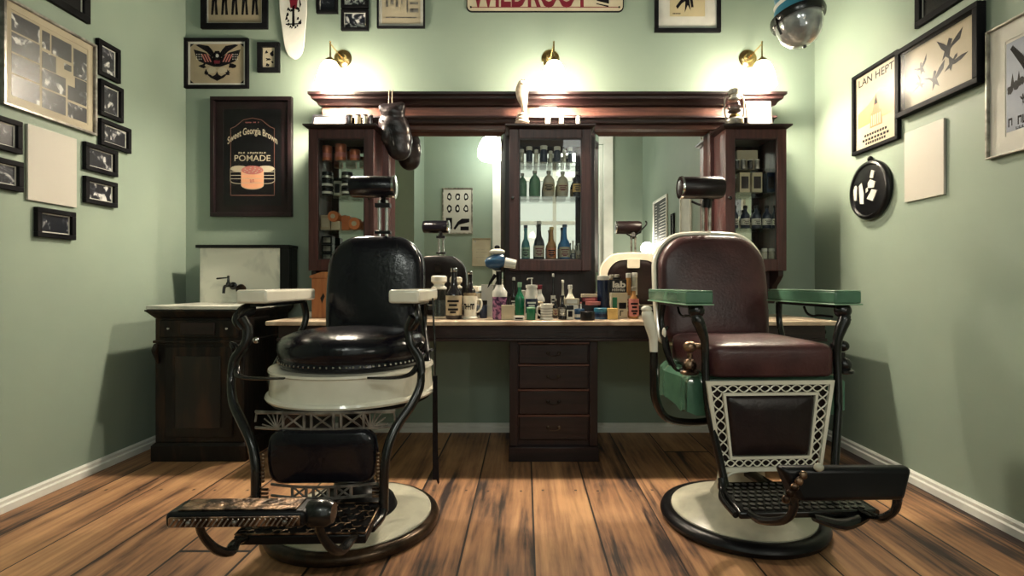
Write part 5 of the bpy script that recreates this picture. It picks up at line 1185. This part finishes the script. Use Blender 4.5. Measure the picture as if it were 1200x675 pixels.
def chair_brown():
    t = thing('barber_chair', 'antique oxblood leather barber chair with green enamel arms and cream lattice front, at right', 'barber chair')
    MB().lathe([(0,0),(.30,0),(.315,.010),(.320,.026),(.313,.042),(.297,.050),(.28,.050),(.272,.044)], n=56).build('base_rim', M['black'], t)
    MB().lathe([(.277,.03),(.274,.052),(.24,.068),(.18,.085),(.12,.105),(.095,.15),(.085,.22),(.085,.30)], n=56).build('base_plate', M['dish'], t)
    MB().lathe([(.06,.30),(.07,.30),(.068,.44),(.12,.46),(.0,.46)], n=32).build('column', M['black'], t)
    # green skirt with scalloped lower edge
    def skirt():
        b = MB(); pts = []; x0, x1, y0, y1 = -.285, .285, -.20, .20
        loop = []
        for i in range(16): loop.append((x0+(x1-x0)*i/16, y0))
        for i in range(12): loop.append((x1, y0+(y1-y0)*i/12))
        for i in range(16): loop.append((x1-(x1-x0)*i/16, y1))
        for i in range(12): loop.append((x0, y1-(y1-y0)*i/12))
        n = len(loop); vs = []
        def low(x, y, i): 
            q = (y-y0)/(y1-y0); return .465+.03*abs(math.sin(q*PI*1.5+PI/2)) if abs(abs(x)-.285) < .01 else .48
        bulge = lambda x, y: (x*(1+.04*math.cos((y-y0)/(y1-y0)*PI*3)), y)
        for i, (x, y) in enumerate(loop):
            X, Y = bulge(x, y); vs.append((X*1.0, Y, low(x, y, i)))
        for i, (x, y) in enumerate(loop): X, Y = bulge(x, y); vs.append((X, Y, .60))
        for i, (x, y) in enumerate(loop): X, Y = bulge(x*.93, y*.95); vs.append((X, Y, .622))
        fs = [(i,(i+1)%n,n+(i+1)%n,n+i) for i in range(n)]+[(n+i,n+(i+1)%n,2*n+(i+1)%n,2*n+i) for i in range(n)]+[tuple(range(n)), tuple(range(2*n,3*n))]
        b.add(vs, fs); return b.build('enamel_skirt', M['green'], t)
    skirt()
    # seat
    ol = rrect(-.232,.232,-.262,.20,.05,.05)
    mps = lambda u, v, d: (u, v, .63+d)
    MB().pad(ol, [(.97,0),(1.0,.012),(1.0,.085),(.985,.103),(.93,.113),(.8,.120),(.5,.126),(.1,.127)], mps).build('seat', M['oleather'], t, sharp=60)
    # back
    tilt = .15
    mp = lambda u, v, d: (u, .26+(v-.76)*tilt-d, v)
    ol = rrect(-.242,.242,.70,1.168,.04,.125, crown=.022, bulge=.008)
    MB().pad(ol, [(.97,-.040),(.995,-.025),(1.0,-.005),(.995,.015),(.97,.030),(.88,.041),(.7,.048),(.4,.051),(.1,.052)], mp).build('backrest', M['oleather'], t, sharp=70)
    ol2 = rrect(-.252,.252,.69,1.180,.04,.13, crown=.022, bulge=.008); n = len(ol2)
    b = MB(); b.sweep([mp(u, v, -.035) for u, v in ol2], .012, .016, up=(0,1,0), n=8, closed=True); b.build('back_trim', M['cream'], t)
    shell = MB(); k = len(ol2); cu = 0; cv = sum(p_[1] for p_ in ol2)/k
    ins = [(u*.80, cv+(v-cv)*.84) for u, v in ol2]
    vs = [mp(u,v,-.045) for u,v in ol2]+[mp(u,v,-.058) for u,v in ol2]+[mp(u,v,-.058) for u,v in ins]+[mp(u,v,-.045) for u,v in ins]
    fs = []
    for j in range(4):
        for i in range(k): fs.append((j*k+i, j*k+(i+1)%k, ((j+1)%4)*k+(i+1)%k, ((j+1)%4)*k+i))
    shell.add(vs, fs); shell.build('back_border', M['cream'], t)
    MB().pad(ins, [(1,-.0455),(.98,-.053),(.8,-.056),(.1,-.057)], mp).build('back_inset', M['dleather'], t, sharp=70)
    b = MB(); b.pad(rrect(-.05,.05,1.085,1.16,.008,.008), [(1,-.0585),(.95,-.068)], mp); cl = b.build('rod_clamp', M['cream'], t)
    # headrest
    hz, hy = 1.415, .33
    h = MB().lathe([(0,-.105),(.030,-.105),(.046,-.100),(.052,-.085),(.053,0),(.052,.085),(.046,.100),(.030,.105),(0,.105)], (-.035,hy,hz), 28, Matrix.Rotation(R(90),3,'Y')).build('headrest', M['dleather'], t)
    MB().lathe([(.052,-.104),(.054,-.098),(.054,-.094),(.050,-.092)], (-.035,hy,hz), 28, Matrix.Rotation(R(90),3,'Y')).build('end_band', M['chrome'], h)
    b = MB(); b.sweep([(-.016,hy+.03,1.10),(-.016,hy+.03,1.36)], .008, n=12); b.sweep([(.016,hy+.03,1.10),(.016,hy+.03,1.36)], .008, n=12); b.build('headrest_rods', M['tin'], t)
    b = MB(); b.sweep([(0,hy+.03,1.33),(0,hy+.02,1.36),(0,hy+.01,1.385)], [.026,.022,.018], n=10); b.sweep([(-.06,hy+.06,1.36),(.0,hy+.04,1.34),(.07,hy+.06,1.40),(.10,hy+.06,1.44),(.09,hy+.06,1.46)], .006, spline=5, n=8); b.build('headrest_bracket', M['black'], t)
    # arms, side frames, knobs
    for s in (-1, 1):
        xa = s*.272; X = lambda v: s*v
        a = MB().box(xa-.050, xa+.050, -.255, .215, .892, .936).build('armrest', M['green'], t, bevel=.006, seg=3)
        b = MB(); b.box(xa-.053, xa+.053, -.258, .218, .886, .8916); b.build('lower_lip', M['lgreen'], a, bevel=.002)
        b = MB(); b.box(xa-.049, xa+.049, -.253, .213, .9362, .939); b.build('top_lip', M['lgreen'], a, bevel=.001)
        b = MB()
        b.box(xa-.02, xa+.02, -.20, .18, .874, .8855)
        b.ell((X(.272),-.225,.865), (.030,.028,.028), n=14, m=10)
        b.sweep([(X(.275),-.225,.86),(X(.272),-.235,.835),(X(.258),-.235,.80),(X(.246),-.235,.76),(X(.243),-.235,.70),(X(.243),-.24,.62),(X(.238),-.25,.52),(X(.222),-.265,.42),(X(.206),-.28,.33),(X(.196),-.30,.25)],
                [.015,.022,.020,.016,.014,.014,.014,.014,.014,.014], spline=5, n=10)
        b.sweep([(X(.262),.19,.88),(X(.268),.20,.80),(X(.262),.16,.72),(X(.262),.10,.64),(X(.26),.0,.60)], [.014,.013,.013,.013,.013], spline=5, n=10)
        b.sweep([(X(.262),.0,.87),(X(.262),-.02,.845),(X(.262),-.06,.835),(X(.262),-.10,.84),(X(.262),-.18,.84)], .005, spline=5, n=8)
        b.build('side_frame', M['iron'], t)
        b = MB(); b.ell((X(.287),-.20,.733), (.024,.024,.021), n=16, m=10); b.sweep([(X(.287),-.20,.71),(X(.287),-.20,.69)], .010, n=10)
        b.ell((X(.290),-.205,.665), (.026,.026,.026), n=16, m=10); b.lathe([(.026,.0),(.033,.004),(.033,.012),(.020,.02)], (X(.290),-.205,.632), 18); b.sweep([(X(.245),-.205,.735),(X(.285),-.20,.735)], .012, n=10)
        b.build('turned_finial', M['bronze'] if s < 0 else M['iron'], t)
    # cream lattice front frame with dark leather inset
    yF = -.262
    mf = lambda u, v, d: (-.022+u*(.178+(.232-.178)*(v-.255)/(.620-.255))/.232, yF-d+ (v-.62)*.06*-1*0, v)
    def ringp(b, a, c, d0, d1, w_):
        (u0,u1,v0,v1) = a; ring_frame(b, u0, u1, v0, v1, w_, d0, d1, mf)
    b = MB(); ringp(b, (-.232,.232,.300,.620), None, .0, .012, .014); ringp(b, (-.178,.178,.343,.578), None, .0, .012, .010)
    def wave(P0, P1, amp, nn, thick=.0032):
        # two interlaced waves between two points along the band, giving the lozenge mesh
        P0 = Vector(P0); P1 = Vector(P1); dv = (P1-P0); L_ = dv.length; e = dv/L_; nrm = Vector((-e.y, e.x))
        for sg in (1,-1):
            for off in (0,):
                pts = []
                for i in range(nn*4+1):
                    q = i/(nn*4); ph = q*nn*PI*1.0
                    o_ = P0+dv*q+nrm*amp*sg*math.cos(ph)
                    pts.append(mf(o_.x, o_.y, .006))
                b.sweep(pts, thick, n=6, up=(0,1,0))
    wave((-.215,.592),(.215,.592),.012,11,.0026); wave((-.215,.3285),(.215,.3285),.012,11,.0026)
    for s in (-1,1): wave((s*.198,.345),(s*.198,.577),.018,6,.0026)
    for s in (-1,1):
        b.sweep([mf(s*.225,.305,.006), mf(s*.222,.28,.006), mf(s*.215,.255,.006)], [.009,.008,.006], n=6, up=(0,1,0))
        b.sweep([mf(s*.21,.275,.006), mf(s*.17,.296,.006), mf(s*.10,.303,.006)], [.005,.006,.006], spline=4, n=6, up=(0,1,0))
    b.build('lattice_front', M['cream'], t)
    ol = rrect(-.167,.167,.354,.567,.02,.02)
    MB().pad(ol, [(1,-.012),(1.0,.004),(.97,.012),(.9,.017),(.5,.020),(.1,.020)], mf).build('calf_pad', M['dleather'], t, sharp=70)
    MB().prism([(-.225,.306),(.225,.306),(.225,.614),(-.225,.614)], -.020, -.0125, mf).build('front_backing', M['dleather'], t)
    # tread plate
    tp = MB().hexa([(-.235,-.485,.230),(.205,-.485,.230),(.18,-.27,.240),(-.215,-.27,.240)], [(-.235,-.485,.253),(.205,-.485,.253),(.18,-.27,.265),(-.215,-.27,.265)]).build('tread_plate', M['iron'], t, bevel=.006)
    b = MB(); zf = lambda y: .2538+(y+.485)*.056
    for i in range(16):
        for j in range(7): b.lathe([(.007,0),(.009,.002),(.006,.0025)], (-.205+.375*i/15+(.01 if j % 2 else 0), -.465+.028*j, zf(-.465+.028*j)), 8)
    b.build('tread_studs', M['greyiron'], tp)
    b = MB()
    b.sweep([(0,-.05,.215),(0,-.30,.235)], .03, .015, n=8); b.build('tread_bracket', M['iron'], t)
    for s in (-1,1):
        b = MB(); b.sweep([(s*.198-.01,-.295,.285),(s*.205-.01,-.32,.255),(s*.222-.012,-.36,.242),(s*.228-.012,-.47,.238)], [.014,.014,.012,.010], spline=5, n=10); b.build('tread_bracket', M['iron'], t)
    b = MB(); b.sweep([(.0,-.485,.235),(.08,-.50,.218),(.16,-.49,.235)], [.02,.03,.02], [.012,.018,.012], spline=4, n=10); b.build('heel_lug', M['iron'], t)
    # upper foot rest
    fr = MB().hexa([(-.165,-.700,.374),(.125,-.700,.372),(.130,-.640,.372),(-.18,-.640,.374)], [(-.215,-.690,.464),(.155,-.690,.458),(.160,-.650,.458),(-.22,-.650,.464)]).build('foot_rest', M['black'], t, bevel=.014, seg=3)
    b = MB()
    for k in range(5): b.ell((-.21+.012*k, -.702, .385+.016*k), (.012,.008,.012), n=10, m=6)
    b.build('cast_ornament', M['bronze'], fr); MB().ell((-.115,-.695,.467), (.014,.010,.012), n=12, m=8).build('ornament_knob', M['dish'], fr)
    for xa, xb in ((-.165,-.18),(.13,.175)):
        b = MB(); b.sweep([(xa,-.665,.382),(xa,-.655,.33),(xa-.01,-.62,.29),(xb-.02,-.55,.258),(xb-.02,-.47,.246)], [.012,.013,.015,.015,.012], [.010,.010,.012,.012,.010], spline=5, n=10); b.build('swing_arm', M['iron'], t)
    # lever with cream grip, at the left
    b = MB(); b.sweep([(-.425,-.12,.868),(-.422,-.12,.85),(-.408,-.12,.80),(-.398,-.12,.755),(-.396,-.12,.705)], [.010,.022,.022,.017,.015], spline=5, n=14); g = b.build('lever_grip', M['cream'], t)
    b = MB(); b.ell((-.424,-.12,.867), (.021,.021,.014), n=14, m=8); b.build('grip_end', M['cream'], g)
    b = MB(); b.sweep([(-.396,-.12,.705),(-.395,-.12,.62),(-.385,-.11,.52),(-.33,-.08,.44),(-.20,-.03,.41),(-.06,0,.42)], [.013,.015,.017,.015,.014,.014], [.026,.026,.022,.016,.014,.014], up=(0,1,0), spline=5, n=10)
    b.sweep([(-.335,-.10,.80),(-.352,-.10,.765),(-.345,-.10,.70),(-.30,-.10,.63),(-.26,-.10,.65)], .006, spline=5, n=8); b.build('lever_arm', M['iron'], t)
    MB().ell((-.350,-.10,.775), (.008,.010,.020), n=10, m=8).build('lever_latch', M['cream'], t)
    return t

c1 = chair_black(); c1.location = (-.686, 2.05, 0); c1.rotation_euler = (0, 0, R(1.5))
c2 = chair_brown(); c2.location = (.878, 2.085, 0); c2.rotation_euler = (0, 0, R(2.5))

# leather strop hanging from the black chair's right arm
sx, sy = wx(509.5, 2.02), 2.02
t = thing('leather_strop', 'long thin black leather strop hanging from the black chair beside its right arm', 'strop', (sx, sy, wz(568, 2.02)))
b = MB(); b.prism([(sx-.008,.60),(sx+.010,.60),(sx+.012,.30),(sx+.018,.178),(sx+.013,.171),(sx+.006,.19),(sx-.008,.19),(sx-.009,.30)], sy, sy+.004, lambda u, v, d: (u, d, v)); b.build('strap', M['bleather'], t)
b = MB(); b.sweep([(-.374, 2.06, .905),(-.366, 2.04, .80),(sx, sy, .74),(sx, sy+.002, .60)], .004, spline=5, n=8); b.build('hanging_cord', M['iron'], t)
